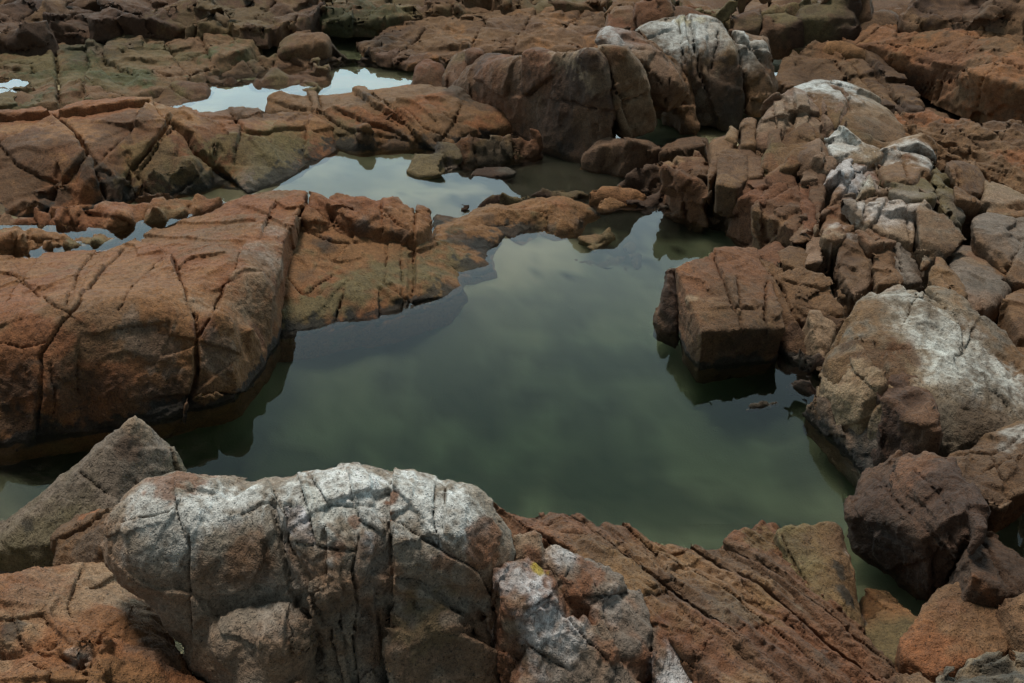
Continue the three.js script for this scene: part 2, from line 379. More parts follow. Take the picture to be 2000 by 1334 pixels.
    const near = segs.filter(s => { const mx = (s.a[0] + s.b[0]) / 2 - cx, my = (s.a[1] + s.b[1]) / 2 - cy, mz = (s.a[2] + s.b[2]) / 2 - cz, L = Math.hypot(s.b[0] - s.a[0], s.b[1] - s.a[1], s.b[2] - s.a[2]) / 2; return mx * mx + my * my + mz * mz < (L + R + Math.max(s.d * 1.3 + 0.05, LS)) ** 2; });
    if (f < -(R * 1.25 + band) && !near.length && !joints.length) continue;
    fld.hulls.forEach((h, n) => { let m = -1e9; const ds = h.planes.map(q => q[0] * cx + q[1] * cy + q[2] * cz + q[3]); for (const d of ds) m = Math.max(m, d); lists[n] = h.planes.filter((q, i) => ds[i] > m - 2 * R - 5 * h.k); });
    active.push([bi, bj, bk, near]);
    for (let k = bk; k <= bk + B; k++) for (let j = bj; j <= bj + B; j++) for (let i = bi; i <= bi + B; i++) {
      const id = i + j * nx + k * NXY; if (FIELD[id] !== UNSET) continue;
      const x = ox + i * vox, y = oy + j * vox, z = oz + k * vox;
      let v = 1e9;
      if (fld.slab) v = slabFast(i, k, y);
      for (let n = 0; n < fld.hulls.length; n++) v = sminK(v, fld.hullAt(fld.hulls[n], x, y, z, lists[n]), fld.blend);
      for (const c of fld.cutters) v = smaxK(v, -fld.hullAt(c, x, y, z), 0.012);
      if (v < band && v > -band - maxDepth) {
        if (v > -band - vox) v += disp(x, y, z);
        if (near.length) v += offset(x, y, z, near);
        if (near.length || joints.length) { const g = groove(x, y, z, v, near); if (g > -0.05) v = smaxK(v, g, lip); }
      }
      FIELD[id] = v;
    }
  }
  // surface nets
  VERT.fill(-1, 0, nx * ny * nz);
  const pos = [], idx = [];
  const cellVert = (i, j, k) => {
    const id = i + j * nx + k * NXY; if (VERT[id] >= 0) return VERT[id];
    let sx = 0, sy = 0, sz = 0, n = 0;
    const v = [FIELD[id], FIELD[id + 1], FIELD[id + nx], FIELD[id + nx + 1], FIELD[id + NXY], FIELD[id + NXY + 1], FIELD[id + NXY + nx], FIELD[id + NXY + nx + 1]];
    for (const [a, b] of EDGES) { const p = v[a], q = v[b]; if ((p < 0) !== (q < 0)) { const t = p / (p - q); sx += (a & 1) + t * ((b & 1) - (a & 1)); sy += ((a >> 1) & 1) + t * (((b >> 1) & 1) - ((a >> 1) & 1)); sz += (a >> 2) + t * ((b >> 2) - (a >> 2)); n++; } }
    if (!n) { sx = sy = sz = 0.5; n = 1; }
    pos.push(ox + (i + sx / n) * vox, oy + (j + sy / n) * vox, oz + (k + sz / n) * vox);
    return VERT[id] = pos.length / 3 - 1;
  };
  const quad = (a, b, c, d, flip) => { if (flip) idx.push(a, c, b, a, d, c); else idx.push(a, b, c, a, c, d); };
  for (const [bi, bj, bk] of active) for (let k = Math.max(bk, 1); k < bk + B; k++) for (let j = Math.max(bj, 1); j < bj + B; j++) for (let i = Math.max(bi, 1); i < bi + B; i++) {
    const id = i + j * nx + k * NXY, f = FIELD[id]; if (f > 1e8) continue;
    const fx = FIELD[id + 1], fy = FIELD[id + nx], fz = FIELD[id + NXY], s = f < 0;
    if (fx < 1e8 && (fx < 0) !== s && okc(i, j - 1, k - 1) && okc(i, j, k)) quad(cellVert(i, j - 1, k - 1), cellVert(i, j, k - 1), cellVert(i, j, k), cellVert(i, j - 1, k), !s);
    if (fy < 1e8 && (fy < 0) !== s && okc(i - 1, j, k - 1) && okc(i, j, k)) quad(cellVert(i - 1, j, k - 1), cellVert(i - 1, j, k), cellVert(i, j, k), cellVert(i, j, k - 1), !s);
    if (fz < 1e8 && (fz < 0) !== s && okc(i - 1, j - 1, k) && okc(i, j, k)) quad(cellVert(i - 1, j - 1, k), cellVert(i, j - 1, k), cellVert(i, j, k), cellVert(i - 1, j, k), !s);
  }
  function okc(i, j, k) { if (i < 0 || j < 0 || k < 0 || i + 1 >= nx || j + 1 >= ny || k + 1 >= nz) return false; const id = i + j * nx + k * NXY; return FIELD[id] < 1e8 && FIELD[id + NXY + nx + 1] < 1e8; }
  const nv = pos.length / 3;
  if (!nv) { console.log('EMPTY', name, label); return null; }
  // normals
  const nor = new Float32Array(nv * 3);
  for (let t = 0; t < idx.length; t += 3) {
    const a = idx[t] * 3, b = idx[t + 1] * 3, c = idx[t + 2] * 3;
    const ux = pos[b] - pos[a], uy = pos[b + 1] - pos[a + 1], uz = pos[b + 2] - pos[a + 2], vx = pos[c] - pos[a], vy = pos[c + 1] - pos[a + 1], vz = pos[c + 2] - pos[a + 2];
    const x = uy * vz - uz * vy, y = uz * vx - ux * vz, z = ux * vy - uy * vx;
    for (const q of [a, b, c]) { nor[q] += x; nor[q + 1] += y; nor[q + 2] += z; }
  }
  for (let i = 0; i < nv; i++) { const l = Math.hypot(nor[i * 3], nor[i * 3 + 1], nor[i * 3 + 2]) || 1; nor[i * 3] /= l; nor[i * 3 + 1] /= l; nor[i * 3 + 2] /= l; }
  // the far sides are kept, at a quarter of the detail
  {
    const rep = new Map(), cell = vox * 4, to = new Int32Array(nv);
    for (let i = 0; i < nv; i++) {
      const x = pos[i * 3], y = pos[i * 3 + 1], z = pos[i * 3 + 2], l = Math.hypot(x, EYE - y, z);
      const c = (-x * nor[i * 3] + (EYE - y) * nor[i * 3 + 1] - z * nor[i * 3 + 2]) / l;
      if (c > -0.22 && !(y < -0.06)) { to[i] = i; continue; }
      const key = Math.floor(x / cell) + ',' + Math.floor(y / cell) + ',' + Math.floor(z / cell) + ',' + (Math.abs(nor[i * 3 + 1]) > 0.7 ? 1 : nor[i * 3] > 0 ? 2 : 3), r = rep.get(key);
      if (r === undefined) { rep.set(key, i); to[i] = i; } else to[i] = r;
    }
    let n = 0;
    for (let t = 0; t < idx.length; t += 3) { const a = to[idx[t]], b = to[idx[t + 1]], c = to[idx[t + 2]]; if (a !== b && b !== c && a !== c) { idx[n++] = a; idx[n++] = b; idx[n++] = c; } }
    idx.length = n;
  }
  // blocks: what the fractures leave in one piece
  const part = new Int32Array(nv).fill(-1); let nParts = 1;
  if ((segs.length || joints.length) && spec.split !== false) {
    // distance from the fractures, then one block round each of its high points; a neck much narrower than the block closes it off
    const cap = 0.055 * mid, D = new Float32Array(nv).fill(cap);
    for (let i = 0; i < nv; i++) {
      const x = pos[i * 3], y = pos[i * 3 + 1], z = pos[i * 3 + 2]; let d = cap;
      if (segs.length) for (const s of segGrid.get(gridKey(x, y, z)) || NONE) {
        const a = s.a, ex = s.b[0] - a[0], ey = s.b[1] - a[1], ez = s.b[2] - a[2], vx = x - a[0], vy = y - a[1], vz = z - a[2];
        const t = clamp((vx * ex + vy * ey + vz * ez) / (ex * ex + ey * ey + ez * ez + 1e-9), 0, 1), qx = vx - ex * t, qy = vy - ey * t, qz = vz - ez * t, dn = qx * s.n[0] + qy * s.n[1] + qz * s.n[2];
        const q = Math.sqrt(Math.max(0, qx * qx + qy * qy + qz * qz - dn * dn)) + Math.max(0, Math.abs(dn) - s.d) * 0.7; if (q < d) d = q;
      }
      if (joints.length && d > 0) { const g = groove(x, y, z, 0, NONE); if (g > -0.06) d = Math.min(d, Math.max(0, -g)); }
      D[i] = d;
    }
    const deg = new Int32Array(nv + 1);
    for (let t = 0; t < idx.length; t += 3) for (let e = 0; e < 3; e++) { deg[idx[t + e] + 1]++; deg[idx[t + (e + 1) % 3] + 1]++; }
    for (let i = 0; i < nv; i++) deg[i + 1] += deg[i];
    const fill = deg.slice(0, nv), adj = new Int32Array(deg[nv]);
    for (let t = 0; t < idx.length; t += 3) for (let e = 0; e < 3; e++) { const a = idx[t + e], b = idx[t + (e + 1) % 3]; adj[fill[a]++] = b; adj[fill[b]++] = a; }
    const order = Array.from({ length: nv }, (_, i) => i).sort((a, b) => D[b] - D[a]);
    const root = new Int32Array(nv).fill(-1), peak = new Float32Array(nv), cnt = new Int32Array(nv);
    const find = a => { while (root[a] !== a) a = root[a] = root[root[a]]; return a; };
    for (const v of order) {
      let best = -1;
      for (let k = deg[v]; k < deg[v + 1]; k++) {
        const w = adj[k]; if (root[w] < 0) continue;
        const r = find(w);
        if (best < 0) { best = r; continue; }
        if (r === best) continue;
        const lo = peak[r] < peak[best] ? r : best, hi = lo === r ? best : r;
        if (D[v] > 0.5 * peak[lo] || cnt[lo] < 90) { root[lo] = hi; cnt[hi] += cnt[lo]; best = hi; } else if (peak[r] > peak[best]) best = r;
      }
      if (best < 0) { root[v] = v; peak[v] = D[v]; cnt[v] = 1; } else { root[v] = best; cnt[best]++; }
    }
    const size = new Map(); for (let i = 0; i < nv; i++) { const r = find(i); size.set(r, (size.get(r) || 0) + 1); }
    const keep = [...size].filter(s => s[1] > (spec.least ?? 120)).sort((a, b) => b[1] - a[1]).slice(0, spec.most ?? 60).map(s => s[0]);
    const lab = new Map(keep.map((r, i) => [r, i])); nParts = Math.max(1, keep.length);
    for (let i = 0; i < nv; i++) part[i] = lab.get(find(i)) ?? -1;
    for (let pass = 0; pass < 60; pass++) { let ch = 0; for (let t = 0; t < idx.length; t += 3) for (let e = 0; e < 3; e++) { const a = idx[t + e], b = idx[t + (e + 1) % 3]; if (part[a] < 0 && part[b] >= 0) { part[a] = part[b]; ch++; } else if (part[b] < 0 && part[a] >= 0) { part[b] = part[a]; ch++; } } if (!ch) break; }
  }
  for (let i = 0; i < nv; i++) if (part[i] < 0) part[i] = 0;
  { // pieces of one block that do not touch become blocks of their own; loose crumbs go
    const par = new Int32Array(nv); for (let i = 0; i < nv; i++) par[i] = i;
    const find = a => { while (par[a] !== a) a = par[a] = par[par[a]]; return a; };
    for (let t = 0; t < idx.length; t += 3) for (let e = 0; e < 3; e++) { const a = idx[t + e], b = idx[t + (e + 1) % 3]; if (part[a] === part[b]) { const p = find(a), q = find(b); if (p !== q) par[p] = q; } }
    const size = new Map(); for (let t = 0; t < idx.length; t++) { const r = find(idx[t]); size.set(r, (size.get(r) || 0) + 1); }
    const big = Math.max(...size.values()), roots = [...size].filter(s => s[1] > Math.min(240, big * 0.6)).sort((a, b) => b[1] - a[1]), lab = new Map(roots.map((s, i) => [s[0], i]));
    // crumbs that touch a block join it
    const np = new Int32Array(nv).fill(-1);
    for (let i = 0; i < nv; i++) { const l = lab.get(find(i)); if (l !== undefined) np[i] = l; }
    for (let pass = 0; pass < 40; pass++) { let ch = 0; for (let t = 0; t < idx.length; t += 3) for (let e = 0; e < 3; e++) { const a = idx[t + e], b = idx[t + (e + 1) % 3]; if (np[a] < 0 && np[b] >= 0) { np[a] = np[b]; ch++; } else if (np[b] < 0 && np[a] >= 0) { np[b] = np[a]; ch++; } } if (!ch) break; }
    part.set(np); nParts = Math.max(1, roots.length);
    let n = 0; for (let t = 0; t < idx.length; t += 3) if (np[idx[t]] >= 0) { idx[n++] = idx[t]; idx[n++] = idx[t + 1]; idx[n++] = idx[t + 2]; } idx.length = n;
  }
  // colours
  const col = new Float32Array(nv * 3), pal = (spec.col || ['orange', 'tan']).map(c => Array.isArray(c) ? c : COL[c]);
  const spots = (spec.spots || []).map(s => { const p = hit(fld, s[1], s[2]); return p && { c: COL[s[0]], p, r: s[3], a: (s[4] ?? 1) * (s[0] === 'white' ? (mid < 3.2 ? 0.85 : 0.68) : 1), e: s[5] ?? (s[0] === 'white' || s[0] === 'salt' ? 2.6 : 1), sx: s[6] ?? 1 }; }).filter(Boolean);
  const tint = []; for (let i = 0; i < nParts; i++) tint.push([1 + 0.16 * (rnd() - 0.5), 1 + 0.07 * (rnd() - 0.5), 1 + 0.08 * (rnd() - 0.5)]);
  const c1 = pal[0], c2 = pal[1] || pal[0], c3 = pal[2] || c2;
  for (let i = 0; i < nv; i++) {
    const x = pos[i * 3], y = pos[i * 3 + 1], z = pos[i * 3 + 2];
    const n1 = noise(x * 1.5 + so, y * 1.5, z * 1.5 + 3), n2 = noise(x * 5 + so, y * 5, z * 5), n3 = noise(x * 17, y * 17 + so, z * 17), n4 = noise(x * 48, y * 48, z * 48 + so), n5 = noise(x * 95 + so, y * 95, z * 95);
    let m = smooth(-0.35, 0.35, n1 + 0.45 * n2 + 0.2 * n3), k = smooth(0.05, 0.5, noise(x * 2.3 - so, y * 2.3 + 7, z * 2.3) + 0.4 * n3 + 0.25 * n2);
    if (ST) { const u = (x * ST[0] + y * ST[1] + z * ST[2]) / str.s; m = clamp(m + 0.5 * noise(u * 1.5, x * 0.7, z * 0.7 + so), 0, 1); }
    let r = c1[0] + (c2[0] - c1[0]) * m, g = c1[1] + (c2[1] - c1[1]) * m, b = c1[2] + (c2[2] - c1[2]) * m;
    r += (c3[0] - r) * k; g += (c3[1] - g) * k; b += (c3[2] - b) * k;
    for (const s of spots) {
      const d = Math.hypot(x - s.p[0], y - s.p[1], z - s.p[2]); if (d > s.r * 1.9) continue;
      const q = (s.r - d) / s.r + 0.75 * n2 + 0.6 * n3 + 0.4 * n4 + 0.3 * n1;
      const a = s.a * smooth(-0.16 * s.e, 0.30 * s.e, q) * (s.e > 1 ? clamp(1 + 0.55 * n4 + 0.3 * n5, 0.4, 1) : 1); r += (s.c[0] - r) * a; g += (s.c[1] - g) * a; b += (s.c[2] - b) * a;
    }
    if (spec.tide) { // ragged dark waterline fringe: algae and lichen on ledges, painted shadow on right-bank rocks
      const a = 0.85 * smooth(-0.25, 0.25, (spec.tide - y) / 0.03 + 1.5 * n2 + 1.2 * n3 + 0.8 * n4) * smooth(-0.5, 0.05, n1 + 0.5 * n2 + 0.25) * smooth(-0.3, 0.3, (y + 0.045) / 0.03 + 1.2 * n3 + n2); r += (COL.black[0] - r) * a; g += (COL.black[1] - g) * a; b += (COL.black[2] - b) * a;
    }
    const v = 1 + 0.15 * n3 + 0.2 * n4 + 0.16 * n5 + 0.14 * n2, T = tint[part[i]] || tint[0];
    col[i * 3] = clamp(r * v * T[0], 0.01, 0.85); col[i * 3 + 1] = clamp(g * v * T[0] * T[1], 0.01, 0.85); col[i * 3 + 2] = clamp(b * v * T[0] * T[2], 0.008, 0.85);
  }
  // one mesh for each block, texture laid along the three axes in metres
  const origin = [(fld.box.min.x + fld.box.max.x) / 2, Math.max(floor, fld.box.min.y), (fld.box.min.z + fld.box.max.z) / 2];
  const geos = Array.from({ length: nParts }, () => ({ p: [], n: [], c: [], u: [], i: [], map: new Map() }));
  const margin = spec.clip ?? 0;
  for (let t = 0; t < idx.length; t += 3) {
    const A = idx[t], Bv = idx[t + 1], C = idx[t + 2];
    if (pos[A * 3 + 1] < floor + vox && pos[Bv * 3 + 1] < floor + vox && pos[C * 3 + 1] < floor + vox) continue;
    const q = part[A] === part[Bv] ? part[A] : part[C], G = geos[q];
    const ax = Math.abs(nor[A * 3] + nor[Bv * 3] + nor[C * 3]), ay = Math.abs(nor[A * 3 + 1] + nor[Bv * 3 + 1] + nor[C * 3 + 1]), az = Math.abs(nor[A * 3 + 2] + nor[Bv * 3 + 2] + nor[C * 3 + 2]);
    const axis = ay * 1.15 >= ax && ay * 1.15 >= az ? 1 : ax > az ? 0 : 2;
    for (const v of [A, Bv, C]) {
      const key = v * 3 + axis; let n = G.map.get(key);
      if (n === undefined) {
        n = G.p.length / 3; G.map.set(key, n);
        const x = pos[v * 3], y = pos[v * 3 + 1], z = pos[v * 3 + 2];
        G.p.push(x - origin[0], y - origin[1], z - origin[2]); G.n.push(nor[v * 3], nor[v * 3 + 1], nor[v * 3 + 2]); G.c.push(col[v * 3], col[v * 3 + 1], col[v * 3 + 2]);
        const w = 0.03 * noise(x * 3, y * 3, z * 3);
        G.u.push((axis === 0 ? z + 0.37 : x + 0.11) / TILE + w, (axis === 1 ? z : y + 0.23) / TILE - w);
      }
      G.i.push(n);
    }
  }
  let live = geos.filter(g => g.i.length > 60); if (!live.length) live = geos.filter(g => g.i.length);
  const make = (g, n) => {
    const geo = new THREE.BufferGeometry();
    geo.setAttribute('position', new THREE.Float32BufferAttribute(g.p, 3)); geo.setAttribute('normal', new THREE.Float32BufferAttribute(g.n, 3));
    geo.setAttribute('color', new THREE.Float32BufferAttribute(g.c, 3)); geo.setAttribute('uv', new THREE.Float32BufferAttribute(g.u, 2)); geo.setIndex(g.i);
    const m = new THREE.Mesh(geo, spec.material || rockMaterial); m.name = n; m.castShadow = m.receiveShadow = true; totalTriangles += g.i.length / 3; return m;
  };
  let o;
  if (live.length <= 1) o = make(live[0], numbered(name));
  else { o = new THREE.Group(); o.name = numbered(name); live.forEach((g, i) => o.add(make(g, i ? (i > 1 ? `block_${String(i - 1).padStart(3, '0')}` : 'block') : 'main_mass'))); totalParts += live.length; }
  o.position.set(...origin); o.userData = { label, category }; if (spec.group) o.userData.group = spec.group;
  if (spec.kind) { o.userData.kind = spec.kind; }
  scene.add(o);
  console.log(`${o.name}: ${(idx.length / 3) | 0} tris, ${live.length} parts, vox ${(vox * 1000).toFixed(1)}mm, grid ${nx}x${ny}x${nz}, ${Date.now() - t0} ms`);
  return o;
}
// ---------- sky: a bright overcast, thinnest round the hidden sun ----------
{
  const W = 1024, Hh = 512, d = new Float32Array(W * Hh * 4);
  for (let j = 0; j < Hh; j++) for (let i = 0; i < W; i++) {
    const el = ((j + 0.5) / Hh - 0.5) * Math.PI, az = ((i + 0.5) / W - 0.5) * 2 * Math.PI;
    const x = Math.cos(el) * Math.cos(az), y = Math.sin(el), z = Math.cos(el) * Math.sin(az);
    const c = x * sunDir.x + y * sunDir.y + z * sunDir.z, glow = Math.exp((c - 1) * 1.8);
    const yy = Math.max(y, 0) + 0.22, u = x / yy * 0.9, v = z / yy * 0.9;
    let cl = 0.5 * noise(u * 0.9 + 3, v * 1.6, 1.3) + 0.28 * noise(u * 2.1, v * 3.6, 4.2) + 0.16 * noise(u * 4.6, v * 8, 7.7) + 0.08 * noise(u * 10, v * 16, 2.7);
    const low = Math.exp(-((Math.max(y, 0) / 0.43) ** 2)) * (0.10 + 0.90 * smooth(0.6, -0.9, z)); // the air brightens towards the horizon, most on the side of the sun
    const L = (0.06 + 0.28 * glow + 5.2 * low) * (1 + 0.20 * cl);
    const o = (j * W + i) * 4, blue = clamp(0.5 - cl * 0.9, 0, 1);
    d[o] = L * (0.86 - 0.12 * blue); d[o + 1] = L * (1.05 - 0.01 * blue); d[o + 2] = L * (1.10 + 0.08 * blue); d[o + 3] = 1;
    if (y < 0) { d[o] = 0.10; d[o + 1] = 0.09; d[o + 2] = 0.08; }
  }
  const t = new THREE.DataTexture(d, W, Hh, THREE.RGBAFormat, THREE.FloatType);
  t.mapping = THREE.EquirectangularReflectionMapping; t.magFilter = THREE.LinearFilter; t.needsUpdate = true;
  scene.background = t; scene.environment = t;
}
// ---------- bedrock under everything, with the pool basins in it ----------
{
  const c = tri([
    -300, 1334, 0.35, 300, 1300, -0.15, 900, 1250, 0.05, 1500, 1250, 0.0, 2150, 1300, 0.3, 2250, 1000, 0.5, 2200, 800, 0.5, 2200, 620, 0.5, 2250, 480, 0.5, 2600, 900, 0.6, 2500, 500, 0.6, 1950, 900, 0.0, 1980, 1000, -0.1, 1950, 1100, -0.12, 1900, 1200, -0.1, 1720, 1230, -0.22, 1780, 1180, -0.22, 2000, 1280, 0.0, 1750, 1120, -0.2, 2050, 950, 0.0, 2060, 1100, 0.0,
    -300, 1000, 0.25, -330, 860, 0.4, -300, 700, 0.5, -300, 600, 0.48, -280, 300, 0.45, -260, 230, 0.45, -600, 800, 0.6, -600, 400, 0.6, -500, 150, 0.45, -260, 120, 0.35, 0, 950, -0.3, 300, 950, -0.45, 600, 880, -0.5, 1000, 950, -0.62, 1000, 800, -0.42, 1300, 900, -0.55, 1500, 1000, -0.5, 1550, 780, -0.35, 1350, 700, -0.35,
    800, 720, -0.34, 1100, 650, -0.3, 1000, 560, -0.13, 1180, 480, -0.10, 1120, 500, -0.10, 1300, 560, -0.3, 1250, 430, -0.12, 1400, 440, -0.16, 1250, 620, -0.28, 600, 700, -0.25, 850, 600, -0.14,
    0, 780, -0.1, 400, 700, 0.0, 200, 600, 0.1, 700, 520, -0.06, 0, 460, 0.08, 300, 440, 0.08, -280, 450, 0.42, 750, 420, 0.0,
    700, 350, -0.16, 850, 370, -0.14, 620, 345, -0.08, 1000, 345, -0.2, 1130, 345, -0.45, 1080, 345, -0.4, 1180, 355, -0.4, 1120, 322, -0.4, 430, 370, -0.1, 
    100, 300, 0.05, 500, 290, 0.0,  750, 230, -0.02, 720, 155, -0.10, 480, 200, -0.08, 1000, 250, -0.05, 1200, 260, 0.1, 1280, 265, 0.1,
    1350, 300, 0.0, 1600, 480, 0.06, 1700, 350, 0.12, 1600, 250, 0.15, 1900, 500, 0.1, 1900, 380, 0.15, 2200, 400, 0.2, 1800, 250, 0.15, 1450, 230, 0.0,
    1200, 120, 0.1, 1600, 130, 0.12, 1900, 170, 0.18, 1900, 130, 0.22, 2300, 150, 0.3, 1700, 40, 0.2, 1740, 10, 0.25, 1300, 40, 0.2, 900, 80, 0.02, 900, 10, 0.15, 500, 60, 0.02, 500, 10, 0.2, 100, 150, 0.0, 100, 50, 0.1, -300, 60, 0.4, 720, 150, -0.25, 800, 150, -0.2, 660, 165, -0.2]);
  c.push([-14, 0.6, -22], [0, 0.7, -22], [14, 0.9, -22], [-14, 0.3, -4], [14, 0.6, -4], [0, 0.1, -1], [-8, 0.2, 2], [8, 0.3, 2], [0, 0.2, 4]);
  for (const p of c) if (p[1] > 0.03) p[1] -= 0.12;
  const WEED_AND_REFLECTION = P(1140, 330, 0);
  const Hg = rbf(c), pos = [], col = [], uv = [], idx = [], wet = [];
  const xs = [], zs = [];
  for (let x = -60; x < -7; x += x < -20 ? 6 : 1.2) xs.push(x);
  for (let x = -7; x <= 7; x += 0.06) xs.push(x);
  for (let x = 8.2; x <= 60; x += x > 20 ? 6 : 1.2) xs.push(x);
  for (let z = 40; z > 0; z -= z > 12 ? 4 : 0.5) zs.push(z);
  for (let z = 0; z > -3.2; z -= 0.05) zs.push(z);
  for (let z = -3.2; z > -14; z -= 0.07) zs.push(z);
  for (let z = -14; z > -80; z -= z < -24 ? 6 : 1) zs.push(z);
  for (const z of zs) for (const x of xs) {
    const far = smooth(16, 40, Math.hypot(x, z)), h0 = Hg(clamp(x, -14, 14), clamp(z, -22, 4)) * (1 - far) + 0.5 * far;
    const under = smooth(0.05, 0.0, h0 + 0.03 * noise(x * 5, 3, z * 5)), am = 1 - 0.72 * under;
    let h = h0 + am * (0.05 * noise(x * 2.3, 3, z * 2.3) + 0.025 * noise(x * 7, 1, z * 7) + 0.008 * noise(x * 22, 2, z * 22)) + am * 0.05 * facet(x / 0.3, 0.2, z / 0.3);
    h += under * (0.06 * Math.max(0, noise(x * 2.1 + 4, 8, z * 2.1)) + 0.03 * facet(x / 0.6 + 3, 0.4, z / 0.6 + 1));
    const out = smooth(0.0, 0.5, Math.abs(x) - 0.58 * Math.hypot(z, 1.6) - 0.25) + smooth(-1.6, -1.1, z) + smooth(-13, -14.5, z); // beyond the surveyed ledges the shore goes on as broken bedrock
    const jn = u => { u -= Math.floor(u); return smooth(0.07, 0.0, Math.min(u, 1 - u)); };
    h -= Math.min(1, out) * 0.10 * Math.max(jn(x * 0.9 + z * 0.5 + 0.5 * noise(x * 0.8, 3, z * 0.8)), jn(z * 1.1 - x * 0.35 + 0.5 * noise(x * 0.7, 9, z * 0.7)));
    h += Math.min(1, out) * (0.06 * Math.abs(noise(x * 4, 2, z * 4)) + 0.03 * Math.abs(noise(x * 11, 2, z * 11)) + 0.30 * facet(x / 0.9 + 5, 0.3, z / 0.9) + 0.16 * facet(x / 0.35, 0.7, z / 0.35) - 0.05);
    wet.push(under * (1 - Math.min(1, out)));
    pos.push(x, h, z); uv.push(x / TILE, z / TILE);
    const m = smooth(-0.25, 0.3, noise(x * 1.9, 11, z * 1.9) + 0.4 * noise(x * 6, 4, z * 6)), mu = smooth(-0.25, 0.35, noise(x * 1.6 + 9, 21, z * 1.6) + 0.45 * noise(x * 5, 14, z * 5));
    const wd = Math.hypot(x - WEED_AND_REFLECTION[0], (z - WEED_AND_REFLECTION[2]) * 0.8), weedAndReflection = 0.85 * smooth(0.15, -0.15, wd - 0.95 + 0.5 * noise(x * 3, 7, z * 3) + 0.25 * noise(x * 11, 7, z * 11)); // weed-grown floor, with the dark reflection of the great boulder painted into its colour
    const v = (1 + 0.15 * noise(x * 20, 5, z * 20)) * (1 - weedAndReflection);
    for (let k = 0; k < 3; k++) { const dry = COL.brown[k] + (COL.tan[k] - COL.brown[k]) * m, wet = [0.20, 0.18, 0.105][k] + ([0.38, 0.335, 0.20][k] - [0.20, 0.18, 0.105][k]) * mu; col.push((dry + (wet - dry) * under) * v); }
  }
  const nx = xs.length, wetIdx = [];
  for (let k = 0; k + 1 < zs.length; k++) for (let i = 0; i + 1 < nx; i++) { const a = k * nx + i; (wet[a] > 0.5 ? wetIdx : idx).push(a, a + 1, a + nx, a + 1, a + nx + 1, a + nx); }
  const whole = new THREE.BufferGeometry();
  whole.setAttribute('position', new THREE.Float32BufferAttribute(pos, 3)); whole.setAttribute('color', new THREE.Float32BufferAttribute(col, 3)); whole.setAttribute('uv', new THREE.Float32BufferAttribute(uv, 2)); whole.setIndex(idx.concat(wetIdx)); whole.computeVertexNormals();
  const piece = (name, label, list, material) => {
    const g = new THREE.BufferGeometry(), map = new Map(), p = [], n = [], c = [], u = [], ix = [];
    for (const v of list) { let q = map.get(v); if (q === undefined) { q = p.length / 3; map.set(v, q); for (let d = 0; d < 3; d++) { p.push(pos[v * 3 + d]); n.push(whole.attributes.normal.array[v * 3 + d]); c.push(col[v * 3 + d]); } u.push(uv[v * 2], uv[v * 2 + 1]); } ix.push(q); }
    g.setAttribute('position', new THREE.Float32BufferAttribute(p, 3)); g.setAttribute('normal', new THREE.Float32BufferAttribute(n, 3)); g.setAttribute('color', new THREE.Float32BufferAttribute(c, 3)); g.setAttribute('uv', new THREE.Float32BufferAttribute(u, 2)); g.setIndex(ix);
    const o = new THREE.Mesh(g, material); o.name = name; o.userData = { label, category: 'ground', kind: 'structure' }; o.receiveShadow = o.castShadow = true; scene.add(o); totalTriangles += ix.length / 3;
  };
  piece('ground', 'bedrock under and around the boulders', idx, rockMaterial);
  piece('pool_floor', 'silted floor of the tide pools', wetIdx, floorMaterial);
}
// ---------- water ----------
const water = new THREE.MeshPhysicalMaterial({ name: 'pool_water', color: 0xffffff, roughness: 0.0, metalness: 0, transmission: 1, ior: 1.333, thickness: 0.5, attenuationColor: new THREE.Color(0.36, 0.48, 0.43), attenuationDistance: 0.70 });
function pool(name, label, y, deep, outline) {
  const s = new THREE.Shape(outline.map(p => new THREE.Vector2(p[0], -p[2])));
  const g = new THREE.ExtrudeGeometry(s, { depth: deep, bevelEnabled: false }); g.rotateX(-Math.PI / 2); g.translate(0, y - deep, 0);
  const m = new THREE.Mesh(g, water); m.name = numbered(name); m.userData = { label, category: 'water', kind: 'structure' }; m.receiveShadow = true; scene.add(m); return m;
}
pool('tide_pool_water', 'still greenish tide pool in the middle of the rocks', 0, 1.2, [[-7, 0, -0.6], [7, 0, -0.6], [7, 0, -11.5], [-7, 0, -11.5]]);
pool('channel_water', 'narrow strip of standing water behind the left ledge', 0.2, 0.14, tri([-120, 500, 0.2, 60, 505, 0.2, 250, 486, 0.2, 330, 440, 0.2, 440, 396, 0.2, 430, 386, 0.2, 300, 420, 0.2, 130, 440, 0.2, -120, 440, 0.2]));
pool('ledge_pool_water', 'small shallow pool on the olive ledge at the upper left edge', 0.1, 0.08, tri([-120, 150, 0.1, 20, 150, 0.1, 60, 160, 0.1, 40, 176, 0.1, 10, 190, 0.1, -120, 195, 0.1]));
